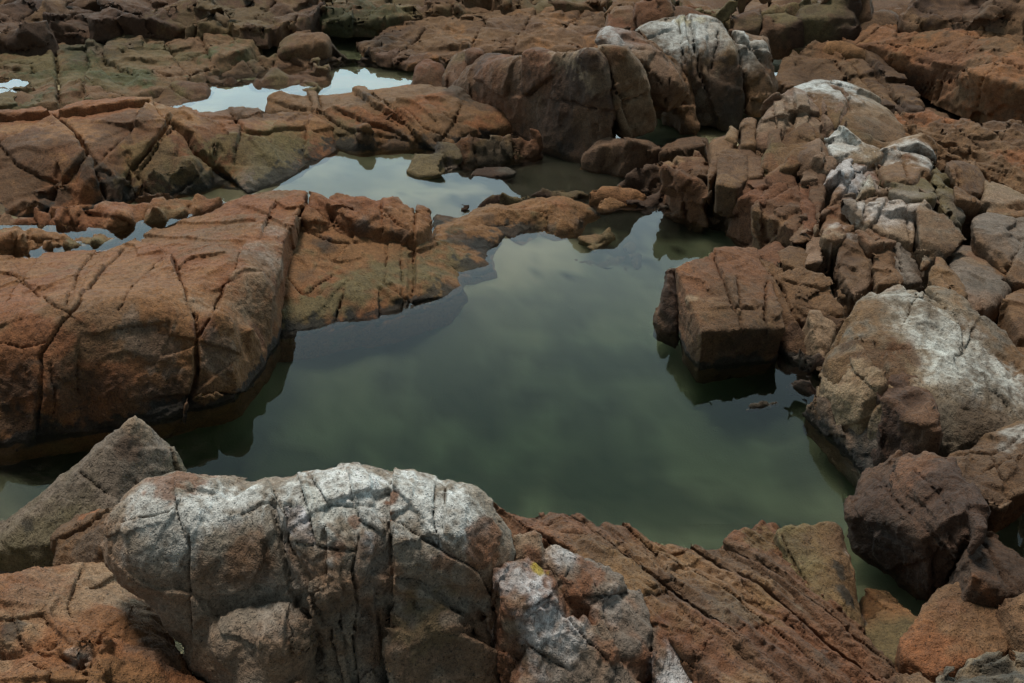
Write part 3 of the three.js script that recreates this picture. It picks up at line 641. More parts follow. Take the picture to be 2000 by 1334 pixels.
// ================= rocks round the main pool, near to far =================
// ---- foreground ----
rock('ridge_rock', 'long pale whaleback boulder with white crust along the bottom edge', 'boulder', {
  seed: 1, amp: 0.7, rough: 0.7, step: 0.014, facet: 0.06, facetSize: 0.24,
  caps: [[298, 1042, -2.24, 0.13, 335, 1046, -2.22, 0.175, 400, 1058, -2.21, 0.185, 500, 1068, -2.21, 0.175, 600, 1060, -2.21, 0.18, 700, 1052, -2.21, 0.185, 800, 1058, -2.21, 0.18, 880, 1070, -2.2, 0.165, 925, 1085, -2.19, 0.125],
    [350, 1075, -2.2, 0.14, 410, 1150, -2.15, 0.145, 470, 1230, -2.1, 0.15, 530, 1330, -2.05, 0.16], [475, 1245, -1.99, 0.10, 545, 1245, -1.99, 0.11, 530, 1350, -1.94, 0.13]],
  col: [[0.34, 0.285, 0.23], [0.265, 0.17, 0.11], 'pink'], lip: 0.012, floor: -0.05, blend: 0.02,
  hulls: [
    { p: [420, 1080, -2.36, 940, 1090, -2.34, 950, 1390, -2.12, 480, 1390, -2.12], k: 0.01, back: 0.3, base: -0.1 },
    { p: [580, 1068, -2.08, 602, 1050, -2.10, 645, 1054, -2.08, 648, 1110, -2.02, 636, 1180, -1.97, 608, 1170, -1.97, 592, 1120, -2.01], k: 0.01, base: 0, flare: 0 },
    { p: [655, 1064, -2.07, 688, 1060, -2.08, 698, 1080, -2.05, 692, 1140, -1.99, 662, 1150, -1.98], k: 0.01, base: 0, flare: 0 },
    { p: [640, 1190, -2.04, 700, 1080, -2.11, 758, 1070, -2.12, 762, 1200, -2.04, 758, 1390, -1.95, 620, 1390, -1.93, 630, 1260, -1.99], k: 0.01, base: -0.1 },
    { p: [770, 1060, -2.12, 860, 1085, -2.11, 940, 1130, -2.10, 962, 1170, -2.07, 905, 1200, -2.02, 850, 1175, -2.02, 768, 1135, -2.05], k: 0.008, base: 0.1, flare: 0 },
    { p: [768, 1140, -2.06, 860, 1182, -2.02, 905, 1208, -2.0, 950, 1270, -1.99, 962, 1390, -1.93, 765, 1390, -1.90, 764, 1250, -1.97], k: 0.012, base: -0.1 },
    { p: [912, 1210, -2.03, 930, 1190, -2.06, 962, 1180, -2.06, 964, 1260, -2.0, 940, 1250, -2.0], k: 0.008, base: 0 },
  ],
  cracks: [
    [0.8, 765, 1060, 764, 1130, 764, 1200, 762, 1260, 765, 1334], [1.0, 368, 1060, 366, 1120, 372, 1180, 372, 1240], [0.8, 345, 985, 352, 1030, 362, 1060], [0.9, 540, 970, 560, 1010, 558, 1060, 580, 1110, 600, 1150, 620, 1200], [1.2, 535, 1000, 545, 1060, 556, 1120, 565, 1150],
    [1.3, 765, 950, 758, 1000, 762, 1050, 760, 1120, 762, 1200], [0.6, 590, 960, 605, 1010, 615, 1050], [0.6, 690, 965, 705, 1015, 730, 1030], [1.0, 772, 1015, 820, 1045, 870, 1080, 940, 1120, 958, 1160],
    [0.5, 850, 960, 845, 1010, 858, 1060], [0.5, 870, 965, 866, 1020], [1.1, 765, 1135, 820, 1155, 870, 1180, 905, 1200, 920, 1240, 955, 1260], [1.0, 700, 1060, 690, 1110, 700, 1180, 690, 1240, 700, 1330],
    [1.0, 600, 1155, 560, 1148, 500, 1150, 440, 1165], [0.6, 590, 1060, 640, 1070, 680, 1075], [0.9, 640, 1070, 640, 1120, 660, 1180, 650, 1250, 670, 1330], [0.6, 735, 1180, 745, 1250, 745, 1330], [0.5, 480, 1000, 520, 985, 560, 990],
    [0.7, 230, 990, 222, 1040, 225, 1080], [0.5, 250, 1020, 330, 1000, 345, 985], [0.6, 620, 955, 640, 985, 690, 985],
  ],
  spots: [['white', 640, 985, 0.12], ['white', 720, 985, 0.12], ['white', 820, 985, 0.12], ['white', 890, 995, 0.09], ['white', 560, 985, 0.09], ['white', 420, 985, 0.10], ['white', 480, 985, 0.08], ['white', 300, 970, 0.07, 0.8], ['white', 350, 1010, 0.08, 0.8], ['white', 350, 1060, 0.06, 0.8],
    ['white', 600, 1010, 0.07], ['salt', 320, 1050, 0.09, 0.7], ['rust', 350, 938, 0.07, 0.8], ['rust', 760, 975, 0.03, 0.9], ['rust', 760, 1010, 0.03, 0.9], ['rust', 950, 1040, 0.05, 0.8], ['rust', 940, 1080, 0.04, 0.7], ['rust', 690, 1020, 0.025, 0.8], ['rust', 670, 1070, 0.03, 0.7], ['rust', 870, 1110, 0.04, 0.6], ['brown', 480, 1080, 0.10, 0.7], ['brown', 430, 1100, 0.08, 0.6], ['salt', 360, 1090, 0.03, 0.9], ['salt', 530, 1180, 0.08, 0.5],
    ['slate', 650, 1200, 0.1, 0.5], ['olive', 830, 1200, 0.10, 0.5], ['slate', 860, 1290, 0.1, 0.4]],
});
rock('fractured_rock', 'pale broken blocks with orange tops and yellow lichen beside the white ridge', 'boulder', {
  seed: 2, amp: 0.6, col: ['grey', 'buff', 'rust'], facet: 0.05, facetSize: 0.14, blend: 0, floor: -0.1, lip: 0.008,
  hulls: [
    { p: [972, 1108, -2.10, 1002, 1086, -2.16, 1050, 1090, -2.16, 1105, 1122, -2.10, 1095, 1158, -2.02, 1060, 1195, -1.98, 1005, 1210, -1.96, 985, 1180, -1.98], k: 0.012, base: 0 },
    { p: [1005, 1240, -1.95, 1060, 1178, -2.03, 1130, 1190, -2.05, 1190, 1240, -2.02, 1250, 1310, -1.95, 1280, 1390, -1.88, 1004, 1390, -1.82, 1002, 1290, -1.9], k: 0.014, base: -0.1 },
    { p: [1065, 1085, -2.20, 1075, 1060, -2.25, 1130, 1085, -2.25, 1215, 1130, -2.2, 1200, 1150, -2.14, 1110, 1160, -2.1], k: 0.01, base: 0 },
    { p: [1150, 1165, -2.12, 1195, 1150, -2.2, 1250, 1155, -2.2, 1270, 1200, -2.12, 1268, 1260, -2.02, 1240, 1300, -1.97, 1190, 1250, -2.0], k: 0.012, base: 0 },
    { p: [1000, 1045, -2.24, 1050, 1045, -2.26, 1060, 1075, -2.2, 1005, 1085, -2.18], k: 0.008, base: 0 },
    { p: [1280, 1210, -2.12, 1310, 1200, -2.15, 1370, 1250, -2.12, 1430, 1320, -2.02, 1440, 1390, -1.92, 1310, 1390, -1.88, 1285, 1290, -1.98], k: 0.012, base: -0.1 },
  ],
  cracks: [[0.6, 1105, 1125, 1085, 1160, 1040, 1190], [0.5, 1010, 1250, 1050, 1270, 1100, 1300], [0.6, 1165, 1155, 1180, 1200, 1200, 1250], [0.6, 1150, 1165, 1200, 1160, 1240, 1158], [0.7, 1335, 1220, 1370, 1290, 1400, 1334], [0.5, 1100, 1190, 1130, 1230, 1180, 1280]],
  spots: [['white', 1010, 1130, 0.06, 0.7], ['white', 1060, 1240, 0.09, 0.7], ['white', 1110, 1260, 0.07, 0.6], ['salt', 1090, 1310, 0.1, 0.6], ['white', 1310, 1310, 0.06, 0.9], ['white', 1325, 1340, 0.06, 0.9], ['rust', 1110, 1160, 0.05, 0.8], ['rust', 1150, 1200, 0.06, 0.8], ['rust', 1350, 1260, 0.06, 0.9], ['rust', 1380, 1310, 0.05, 0.9], ['rust', 1190, 1270, 0.05, 0.6], ['rust', 1150, 1110, 0.05, 0.8], ['white', 1100, 1090, 0.04, 0.6], ['yellow', 1050, 1107, 0.016, 0.9], ['yellow', 1072, 1113, 0.010, 0.9], ['yellow', 1083, 1127, 0.010, 0.9], ['salt', 1190, 1185, 0.05, 0.6]],
});
rock('layered_ledge', 'brown layered ledge with slanting splits running down to the lower right', 'ledge', {
  seed: 3, col: ['brown', 'rust', 'tan'], amp: 0.8, rough: 1.0, facet: 0.05, facetSize: 0.16, floor: -0.12, lip: 0.006,
  strata: { n: [0.7, 0.4, -0.6], s: 0.07, a: 0.022 },
  slab: { k: 0.02, flare: 0.35, edge: [930, 965, 0.40, 985, 985, 0.38, 1060, 1010, 0.32, 1180, 1030, 0.24, 1240, 1026, 0.24, 1275, 1052, 0.2, 1340, 1062, 0.18, 1400, 1056, 0.18, 1440, 1034, 0.18, 1480, 1020, 0.16, 1515, 1019, 0.14, 1540, 1090, 0.15, 1600, 1160, 0.15, 1680, 1220, 0.12, 1740, 1290, 0.1, 1790, 1400, 0.1, 1500, 1430, 0.38, 1420, 1400, 0.4, 1380, 1290, 0.34, 1280, 1210, 0.34, 1200, 1130, 0.36, 1080, 1060, 0.37, 985, 1040, 0.34, 960, 1010, 0.36],
    inner: [1100, 1040, 0.36, 1250, 1100, 0.32, 1350, 1150, 0.30, 1450, 1250, 0.34, 1560, 1300, 0.28, 1480, 1120, 0.25, 1600, 1230, 0.2, 1660, 1330, 0.2, 1500, 1200, 0.28] },
  cracks: [[1.0, 1250, 1070, 1330, 1150, 1400, 1210, 1470, 1270, 1560, 1334], [1.2, 1310, 1075, 1400, 1130, 1480, 1170, 1560, 1220, 1640, 1290], [0.9, 1200, 1050, 1280, 1130, 1350, 1210], [1.0, 1420, 1060, 1500, 1110, 1560, 1160, 1620, 1230, 1690, 1300], [0.8, 1000, 1010, 1060, 1030, 1130, 1050, 1200, 1060], [0.9, 1380, 1240, 1460, 1290, 1520, 1334], [0.8, 1460, 1140, 1530, 1200, 1600, 1280, 1640, 1334], [0.7, 1350, 1090, 1300, 1110, 1275, 1060], [0.8, 1650, 1240, 1700, 1290, 1730, 1334]],
  joints: [{ n: [0.72, 0.35, -0.6], s: 0.13, w: 0.7, d: 0.06, mask: -0.05, wob: 0.15 }, { n: [0.6, 0.1, 0.75], s: 0.3, w: 0.5, d: 0.05, mask: 0.05 }],
  spots: [['olive', 1490, 1050, 0.06, 0.5], ['slate', 1420, 1200, 0.08, 0.5], ['umber', 1330, 1150, 0.08, 0.6], ['umber', 1500, 1280, 0.1, 0.5], ['buff', 1560, 1180, 0.03, 0.5], ['slate', 1600, 1290, 0.06, 0.5]],
});
rock('ochre_slab', 'flat ochre slab leaning from the layered ledge into the dark cleft', 'slab', {
  seed: 4, col: ['tan', 'olive', 'brown'], amp: 0.5, rough: 0.8, floor: -0.15,
  hulls: [{ p: [1512, 1022, 0.2, 1580, 1016, 0.2, 1640, 1015, 0.18, 1660, 1070, 0.1, 1680, 1190, -0.02, 1700, 1250, 0.0, 1640, 1250, 0.1, 1580, 1150, 0.16], k: 0.012, base: -0.15 }],
  cracks: [[0.8, 1517, 1025, 1540, 1080, 1570, 1130]],
  spots: [['black', 1640, 1110, 0.04, 0.8], ['black', 1650, 1160, 0.04, 0.8], ['salt', 1655, 1080, 0.02, 0.6], ['umber', 1560, 1060, 0.06, 0.4]],
});
rock('orange_rock', 'broad orange broken rock filling the bottom left corner', 'boulder', {
  seed: 5, col: ['sand', 'orange', [0.36, 0.22, 0.12]], amp: 0.5, rough: 0.7, facet: 0.09, facetSize: 0.2, blend: 0.004, floor: -0.1, lip: 0.006,
  hulls: [
    { p: [-40, 1110, -2.25, 80, 1104, -2.30, 150, 1090, -2.34, 232, 1082, -2.36, 262, 1112, -2.3, 332, 1200, -2.15, 318, 1228, -2.07, 200, 1270, -1.93, 100, 1250, -1.93, -40, 1230, -1.93], k: 0.02, base: 0 },
    { p: [200, 1230, -2.05, 318, 1222, -2.1, 345, 1255, -2.08, 420, 1320, -2.0, 450, 1390, -1.88, 230, 1390, -1.78, 180, 1300, -1.88], k: 0.015, base: -0.1 },
    { p: [-40, 1270, -1.90, 80, 1260, -1.92, 170, 1290, -1.9, 240, 1400, -1.72, -40, 1400, -1.68], k: 0.012, base: 0 },
    { p: [100, 1230, -1.98, 160, 1200, -2.04, 210, 1240, -1.96, 190, 1275, -1.9, 120, 1275, -1.88], k: 0.008, base: 0.1 },
    { p: [150, 1285, -1.88, 190, 1265, -1.94, 225, 1290, -1.9, 190, 1330, -1.82], k: 0.008, base: 0.1 },
    { p: [0, 1215, -2.0, 80, 1190, -2.06, 110, 1215, -2.02, 60, 1270, -1.9, 0, 1265, -1.9], k: 0.01, base: 0.1 },
  ],
  cracks: [[1.0, 0, 1205, 40, 1205, 85, 1195, 110, 1235, 125, 1245], [0.9, 160, 1110, 145, 1150, 135, 1180, 150, 1220], [0.9, 170, 1250, 220, 1245, 270, 1275, 330, 1300, 360, 1315], [0.7, 165, 1255, 185, 1290, 210, 1334], [0.6, 30, 1210, 40, 1250, 80, 1275, 115, 1280], [0.6, 185, 1225, 190, 1250], [0.6, 60, 1290, 100, 1310, 95, 1334]],
  spots: [['buff', 230, 1140, 0.1, 0.5], ['buff', 280, 1190, 0.08, 0.5], ['slate', 300, 1270, 0.06, 0.5], ['rust', 60, 1150, 0.1, 0.5], ['salt', 160, 1280, 0.03, 0.6], ['salt', 230, 1100, 0.03, 0.6], ['black', 20, 1220, 0.03, 0.7]],
});
rock('triangular_slab', 'tall olive-grey triangular slab pointing up out of the pool at left', 'slab', {
  seed: 6, col: [[0.185, 0.155, 0.09], 'grey', 'olive'], amp: 0.1, rough: 0.4, facet: 0.05, facetSize: 0.3, floor: -0.2,
  hulls: [{ p: [262, 806, -3.02, 235, 834, -3.02, 180, 885, -2.98, 115, 935, -2.93, 0, 1035, -2.82, -60, 1085, -2.76, 0, 1075, -2.68, 95, 1060, -2.66, 220, 1000, -2.74, 370, 940, -3.0, 345, 888, -3.06, 300, 832, -3.06], k: 0.0015, base: -0.2, flare: 0.15, back: 0.07, drop: 0.9 }],
  cracks: [[0.4, 320, 850, 340, 900, 355, 930], [0.4, 160, 930, 200, 960]],
  spots: [['slate', 250, 900, 0.08, 0.5], ['black', 60, 1030, 0.03, 0.7], ['slate', 150, 960, 0.08, 0.4], ['buff', 270, 830, 0.06, 0.5], ['umber', 250, 872, 0.05, 0.6]],  // umber spot paints in the shade of a notch below the peak
});
rock('capped_rock', 'small dark rock with a rounded orange cap between the triangular slab and white ridge', 'boulder', {
  seed: 7, col: ['tan', 'brown'], amp: 0.5, floor: -0.1,
  hulls: [{ p: [97, 1045, -2.5, 110, 1020, -2.58, 140, 1002, -2.62, 190, 996, -2.62, 218, 985, -2.58, 225, 1000, -2.45, 215, 1090, -2.32, 150, 1095, -2.34, 98, 1100, -2.38], k: 0.02, base: -0.1 }],
  cracks: [[0.7, 125, 1050, 160, 1030, 200, 1005]], spots: [['orange', 140, 1015, 0.06], ['orange', 175, 1005, 0.05], ['slate', 160, 1070, 0.06, 0.5]],
});
rock('submerged_rock', 'low grey wet rock at the left edge beside the orange rock', 'rock', {
  seed: 8, col: ['slate', 'grey'], amp: 0.4, floor: -0.1, hulls: [{ p: [-50, 1085, 0.02, 40, 1070, 0.03, 90, 1060, 0.03, 100, 1115, 0.02, -50, 1120, 0.02], k: 0.015, base: -0.1 }],
});

// ---- left ledges ----
rock('left_ledge', 'large orange ledge with a steep dark front at the left of the pool', 'ledge', {
  seed: 10, tide: 0.05, col: ['orange', 'sand', 'tan'], amp: 0.3, rough: 0.55, floor: -0.2, lip: 0.010, fine: 0.95, facet: 0.02, facetSize: 0.3,
  slab: { k: 0.012, flare: 0, off: -0.02, edge: [-90, 890, -0.02, 0, 880, -0.02, 75, 866, -0.02, 150, 855, -0.02, 230, 845, -0.02, 300, 832, -0.02, 360, 818, -0.02, 430, 803, -0.02, 470, 790, -0.02, 500, 740, 0.0, 520, 700, 0.04, 535, 650, 0.10, 545, 590, 0.20, 552, 530, 0.27, 565, 470, 0.30, 582, 425, 0.31, 608, 370, 0.30, 560, 368, 0.29, 500, 376, 0.27, 445, 390, 0.23, 380, 420, 0.205, 300, 444, 0.205, 240, 478, 0.2, 150, 487, 0.2, 60, 497, 0.2, 0, 497, 0.2, -100, 500, 0.2],
    inner: [-60, 690, 0.34, 0, 680, 0.36, 80, 668, 0.38, 150, 655, 0.40, 230, 640, 0.405, 330, 622, 0.40, 375, 612, 0.385, 230, 740, 0.22, 100, 765, 0.22, 330, 720, 0.20, 400, 655, 0.32, 450, 630, 0.33, 495, 640, 0.26, 410, 740, 0.15, 465, 735, 0.12, 520, 480, 0.33, 480, 560, 0.34, 530, 560, 0.29, 440, 540, 0.37, 100, 570, 0.36, 250, 560, 0.38, 350, 545, 0.38, 200, 520, 0.31, 300, 495, 0.31, 400, 470, 0.32, 450, 430, 0.30, 540, 400, 0.31, 0, 580, 0.34, 415, 600, 0.36] },
  hulls: [{ p: [365, 785, 0.08, 400, 772, 0.10, 470, 783, 0.05, 465, 795, 0.0, 430, 806, 0.0, 365, 818, 0.0], k: 0.012, base: -0.2 }],
  cracks: [
    [1.3, 0, 610, 20, 575, 45, 540, 80, 500], [1.1, 240, 485, 215, 510, 170, 560, 140, 600, 105, 650, 80, 690, 76, 760, 70, 860], [0.6, 130, 580, 160, 520, 185, 490], [-1.4, 270, 470, 300, 478, 335, 495, 345, 530, 360, 570, 380, 612, 385, 650],
    [1.8, 385, 650, 385, 700, 375, 760, 360, 815], [1.2, 468, 500, 455, 530, 440, 550, 425, 600, 400, 640, 388, 660], [0.7, 440, 555, 460, 545], [0.5, 315, 500, 280, 540, 250, 570, 240, 590], [0.7, 235, 643, 270, 638], [0.7, 40, 550, 70, 568], [0.7, 0, 530, 35, 540],
    [0.6, 40, 545, 100, 590, 130, 610], [1.0, 405, 422, 520, 420, 555, 425, 578, 425], [0.8, 320, 447, 400, 445, 470, 440], [0.8, 530, 372, 538, 392, 525, 420, 518, 438], [0.6, 345, 530, 370, 505, 400, 500], [0.9, 370, 770, 420, 768, 465, 770], [0.5, 100, 720, 110, 760, 105, 800], [0.5, 150, 700, 150, 760], [0.7, 535, 392, 590, 398], [0.8, 8, 672, 40, 680, 75, 672]],
  spots: [['buff', 545, 440, 0.10, 0.6, 2.5], ['buff', 525, 490, 0.12, 0.7, 2.5], ['buff', 490, 540, 0.12, 0.7, 2.5], ['buff', 465, 590, 0.10, 0.6, 2.5], ['salt', 510, 500, 0.12, 0.35, 3], ['salt', 535, 450, 0.08, 0.35, 3], ['rust', 555, 470, 0.05, 0.8], ['rust', 540, 560, 0.05, 0.8], ['rust', 500, 660, 0.06, 0.8], ['rust', 400, 640, 0.05, 0.8], ['buff', 385, 590, 0.06, 0.7],
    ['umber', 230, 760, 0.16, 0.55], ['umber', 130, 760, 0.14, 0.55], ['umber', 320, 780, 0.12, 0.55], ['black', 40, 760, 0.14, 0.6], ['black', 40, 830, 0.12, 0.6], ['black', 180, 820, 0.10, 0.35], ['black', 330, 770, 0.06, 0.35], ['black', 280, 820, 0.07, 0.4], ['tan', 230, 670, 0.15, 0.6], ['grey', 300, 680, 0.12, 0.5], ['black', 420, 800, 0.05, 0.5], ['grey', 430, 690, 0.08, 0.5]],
});
rock('shelf_ledge', 'lower orange shelf sloping from the raised step into the pool', 'ledge', {
  seed: 11, tide: 0.025, col: ['sand', 'orange', 'olive'], amp: 0.35, rough: 0.55, floor: -0.25, lip: 0.008, facet: 0.02, facetSize: 0.25,
  slab: { k: 0.01, flare: 0.25, edge: [546, 662, -0.02, 600, 655, -0.02, 690, 632, -0.02, 740, 632, -0.02, 800, 612, -0.02, 870, 592, -0.02, 902, 570, -0.02, 888, 548, 0.0, 893, 535, 0.0, 935, 532, -0.01, 962, 526, -0.01, 955, 505, 0.02, 900, 482, 0.06, 850, 470, 0.09, 815, 470, 0.12, 740, 450, 0.14, 660, 425, 0.18, 610, 400, 0.22, 590, 420, 0.22, 575, 460, 0.20, 562, 510, 0.16, 552, 570, 0.09, 546, 620, 0.04],
    inner: [650, 540, 0.10, 720, 520, 0.11, 800, 520, 0.085, 600, 560, 0.10, 850, 545, 0.05, 630, 480, 0.17, 600, 620, 0.035, 700, 590, 0.055, 780, 575, 0.05, 650, 600, 0.05, 640, 510, 0.12, 900, 505, 0.045] },
  cracks: [[1.1, 812, 450, 810, 500, 810, 560, 803, 588], [0.9, 655, 515, 690, 533, 740, 550, 780, 575, 803, 590], [0.6, 757, 445, 755, 500, 752, 540], [0.4, 785, 460, 783, 560], [0.7, 568, 550, 590, 575, 610, 583, 640, 565], [0.5, 610, 565, 640, 545], [0.7, 670, 580, 660, 615, 652, 640], [1.2, 815, 492, 850, 500, 880, 520, 900, 535], [0.6, 680, 475, 660, 500], [0.7, 740, 585, 742, 625], [0.6, 790, 590, 786, 612], [0.5, 600, 450, 650, 470, 690, 470]],
  spots: [['black', 575, 635, 0.06, 0.75], ['black', 600, 640, 0.05, 0.6], ['black', 690, 610, 0.05, 0.6], ['olive', 850, 570, 0.10, 0.6], ['olive', 780, 600, 0.08, 0.6], ['black', 620, 470, 0.06, 0.5], ['black', 640, 480, 0.05, 0.5], ['olive', 600, 610, 0.1, 0.5], ['slate', 590, 540, 0.07, 0.4], ['black', 740, 628, 0.03, 0.8], ['olive', 900, 510, 0.1, 0.6]],
});
rock('raised_step', 'angular raised rock step at the back of the shelf beside the upper pool', 'ledge', {
  seed: 12, col: ['orange', 'sand', 'pink'], amp: 0.5, floor: 0, lip: 0.01, facet: 0.06, facetSize: 0.2,
  hulls: [
    { p: [640, 374, 0.30, 700, 384, 0.29, 780, 390, 0.27, 842, 396, 0.25, 850, 410, 0.23, 835, 445, 0.20, 812, 455, 0.20, 760, 447, 0.22, 700, 436, 0.24, 648, 420, 0.27], k: 0.01, base: 0.02, flare: 0 },
    { p: [608, 368, 0.32, 640, 374, 0.31, 652, 400, 0.27, 648, 425, 0.24, 630, 440, 0.23, 588, 425, 0.28, 592, 400, 0.31], k: 0.015, base: 0.05, flare: 0 },
    { p: [816, 455, 0.16, 850, 420, 0.17, 852, 450, 0.12, 850, 470, 0.1, 820, 478, 0.1], k: 0.01, base: 0 }],
  cracks: [[0.8, 588, 398, 620, 412, 650, 440], [1.0, 640, 378, 650, 395, 680, 408, 720, 420, 745, 424], [0.7, 745, 390, 745, 440], [0.7, 812, 410, 810, 455], [0.6, 800, 402, 835, 425], [0.6, 760, 418, 790, 440]],
  spots: [['brown', 690, 398, 0.07, 0.6], ['buff', 600, 390, 0.05, 0.6], ['black', 700, 445, 0.05, 0.5], ['black', 780, 455, 0.05, 0.5]],
});
rock('dividing_spit', 'low wet spit of rock dividing the upper pool from the main pool', 'ledge', {
  seed: 13, tide: 0.025, col: ['sand', 'tan', 'olive'], amp: 0.6, rough: 1.1, floor: -0.2,
  slab: { k: 0.015, flare: 0.5, edge: [852, 420, 0.03, 900, 424, 0.03, 950, 405, 0.04, 990, 395, 0.06, 1040, 385, 0.07, 1100, 382, 0.07, 1150, 396, 0.05, 1162, 406, 0.03, 1140, 425, 0.0, 1128, 452, -0.01, 1085, 460, -0.01, 1050, 446, -0.005, 1020, 475, -0.01, 985, 458, -0.005, 955, 492, -0.01, 945, 515, 0.0, 880, 485, 0.03, 852, 470, 0.05],
    inner: [930, 425, 0.075, 1000, 415, 0.085, 1085, 398, 0.10, 1095, 435, 0.055, 900, 455, 0.05, 960, 455, 0.04, 1060, 425, 0.05, 870, 440, 0.05] },
  cracks: [[0.8, 985, 400, 1040, 410, 1075, 412, 1095, 425], [0.6, 930, 440, 980, 440], [0.5, 1065, 420, 1065, 450]],
  spots: [['black', 900, 470, 0.12, 0.7], ['black', 930, 480, 0.09, 0.7], ['black', 870, 425, 0.08, 0.6], ['black', 950, 425, 0.08, 0.5], ['moss', 890, 450, 0.07, 0.5], ['orange', 1090, 393, 0.1, 0.7], ['orange', 1020, 400, 0.08, 0.5], ['slate', 1075, 440, 0.05, 0.6]],
});

rock('sunken_ledge', 'pale cracked slab lying under the water beyond the shelf', 'ledge', {
  seed: 14, col: ['olive', 'tan'], amp: 0.4, rough: 0.5, floor: -0.35, facet: 0.03, facetSize: 0.3,
  slab: { k: 0.02, flare: 0.4, edge: [880, 600, -0.17, 905, 560, -0.13, 960, 530, -0.12, 985, 470, -0.12, 1060, 465, -0.12, 1130, 470, -0.12, 1200, 470, -0.15, 1235, 480, -0.17, 1245, 560, -0.23, 1240, 600, -0.27, 1150, 640, -0.31, 1040, 660, -0.31, 940, 640, -0.25], inner: [1000, 520, -0.13, 1100, 520, -0.14, 1180, 520, -0.17, 1060, 580, -0.19, 960, 590, -0.19] },
  cracks: [[1.6, 900, 590, 960, 560, 1020, 545, 1080, 510, 1110, 490], [1.3, 1085, 515, 1095, 560, 1105, 620], [1.2, 1215, 475, 1220, 520, 1240, 570], [1.0, 1090, 525, 1150, 535, 1230, 530], [0.8, 960, 560, 1010, 590, 1050, 640]],
});
// ---- right bank: boulders by the water ----
const boulder = (name, label, p, o = {}) => rock(name, label, o.category || 'boulder', { amp: 0.5, rough: 0.8, facet: 0.09, facetSize: 0.22, ...o, hulls: [{ p, k: o.k ?? 0.006, back: o.back, base: o.base, flare: o.flare, drop: o.drop }, ...(o.more || [])] });
boulder('cube_boulder', 'squared brown boulder with a cracked top standing in the water', [1320, 522, -4.55, 1362, 496, -4.72, 1395, 490, -4.78, 1465, 480, -4.86, 1478, 486, -4.86, 1527, 615, -4.22, 1531, 642, -4.14, 1450, 642, -4.1, 1372, 645, -4.06, 1340, 690, 0.0, 1326, 620, 0.1],
  { seed: 20, tide: 0.03, col: ['brown', 'rust', 'tan'], base: -0.22, flare: -0.12, k: 0.004, amp: 0.25, rough: 0.5, facet: 0.03, facetSize: 0.25, cracks: [[1.1, 1395, 492, 1405, 530, 1420, 560, 1430, 590, 1445, 625], [0.7, 1440, 555, 1445, 600, 1452, 640], [0.6, 1500, 560, 1495, 610], [0.6, 1440, 602, 1495, 600, 1500, 635]], spots: [['orange', 1340, 520, 0.06, 0.7], ['rust', 1430, 510, 0.12, 0.5], ['tan', 1390, 600, 0.1, 0.5], ['buff', 1345, 580, 0.03, 0.6], ['black', 1450, 690, 0.2, 0.5]] });  // tide darkens the foot with painted shadow
boulder('dark_rock', 'narrow dark rock wedged against the left side of the squared boulder', [1302, 542, -4.55, 1318, 536, -4.62, 1330, 640, -4.38, 1292, 634, 0.02, 1305, 590, 0.1], { seed: 21, col: ['umber', 'brown'], base: -0.2, back: 0.08 });
boulder('tilted_rock', 'brown tilted rock leaning behind the squared boulder', [1482, 500, -4.85, 1530, 512, -4.72, 1570, 530, -4.6, 1625, 540, -4.5, 1655, 600, -4.28, 1640, 645, -4.22, 1590, 700, 0.03, 1540, 705, 0.0, 1540, 620, -4.3], { seed: 22, tide: 0.03, col: ['tan', 'brown', 'olive'], base: -0.15, cracks: [[1.6, 1510, 540, 1530, 570, 1555, 620, 1580, 660], [0.7, 1560, 595, 1600, 605, 1640, 620], [0.6, 1545, 550, 1580, 555]], spots: [['umber', 1590, 640, 0.12, 0.7]] });  // tide fringe here is waterline shadow put into the colour
boulder('pale_wedge', 'small pale pointed wedge of stone between tilted rock and white boulder', [1582, 612, -4.22, 1602, 612, -4.24, 1634, 640, -4.2, 1628, 660, -4.14, 1612, 702, -4.0, 1604, 690, -4.02], { seed: 23, col: ['tan', 'buff'], base: 0.02, back: 0.06, k: 0.005, facet: 0.04 });
boulder('dark_rock', 'small dark rock at the waterline below the pale wedge', [1556, 708, 0.12, 1580, 703, 0.15, 1607, 712, 0.15, 1610, 765, 0.03, 1565, 752, 0.0], { seed: 24, col: ['umber', 'slate'], base: -0.15 });
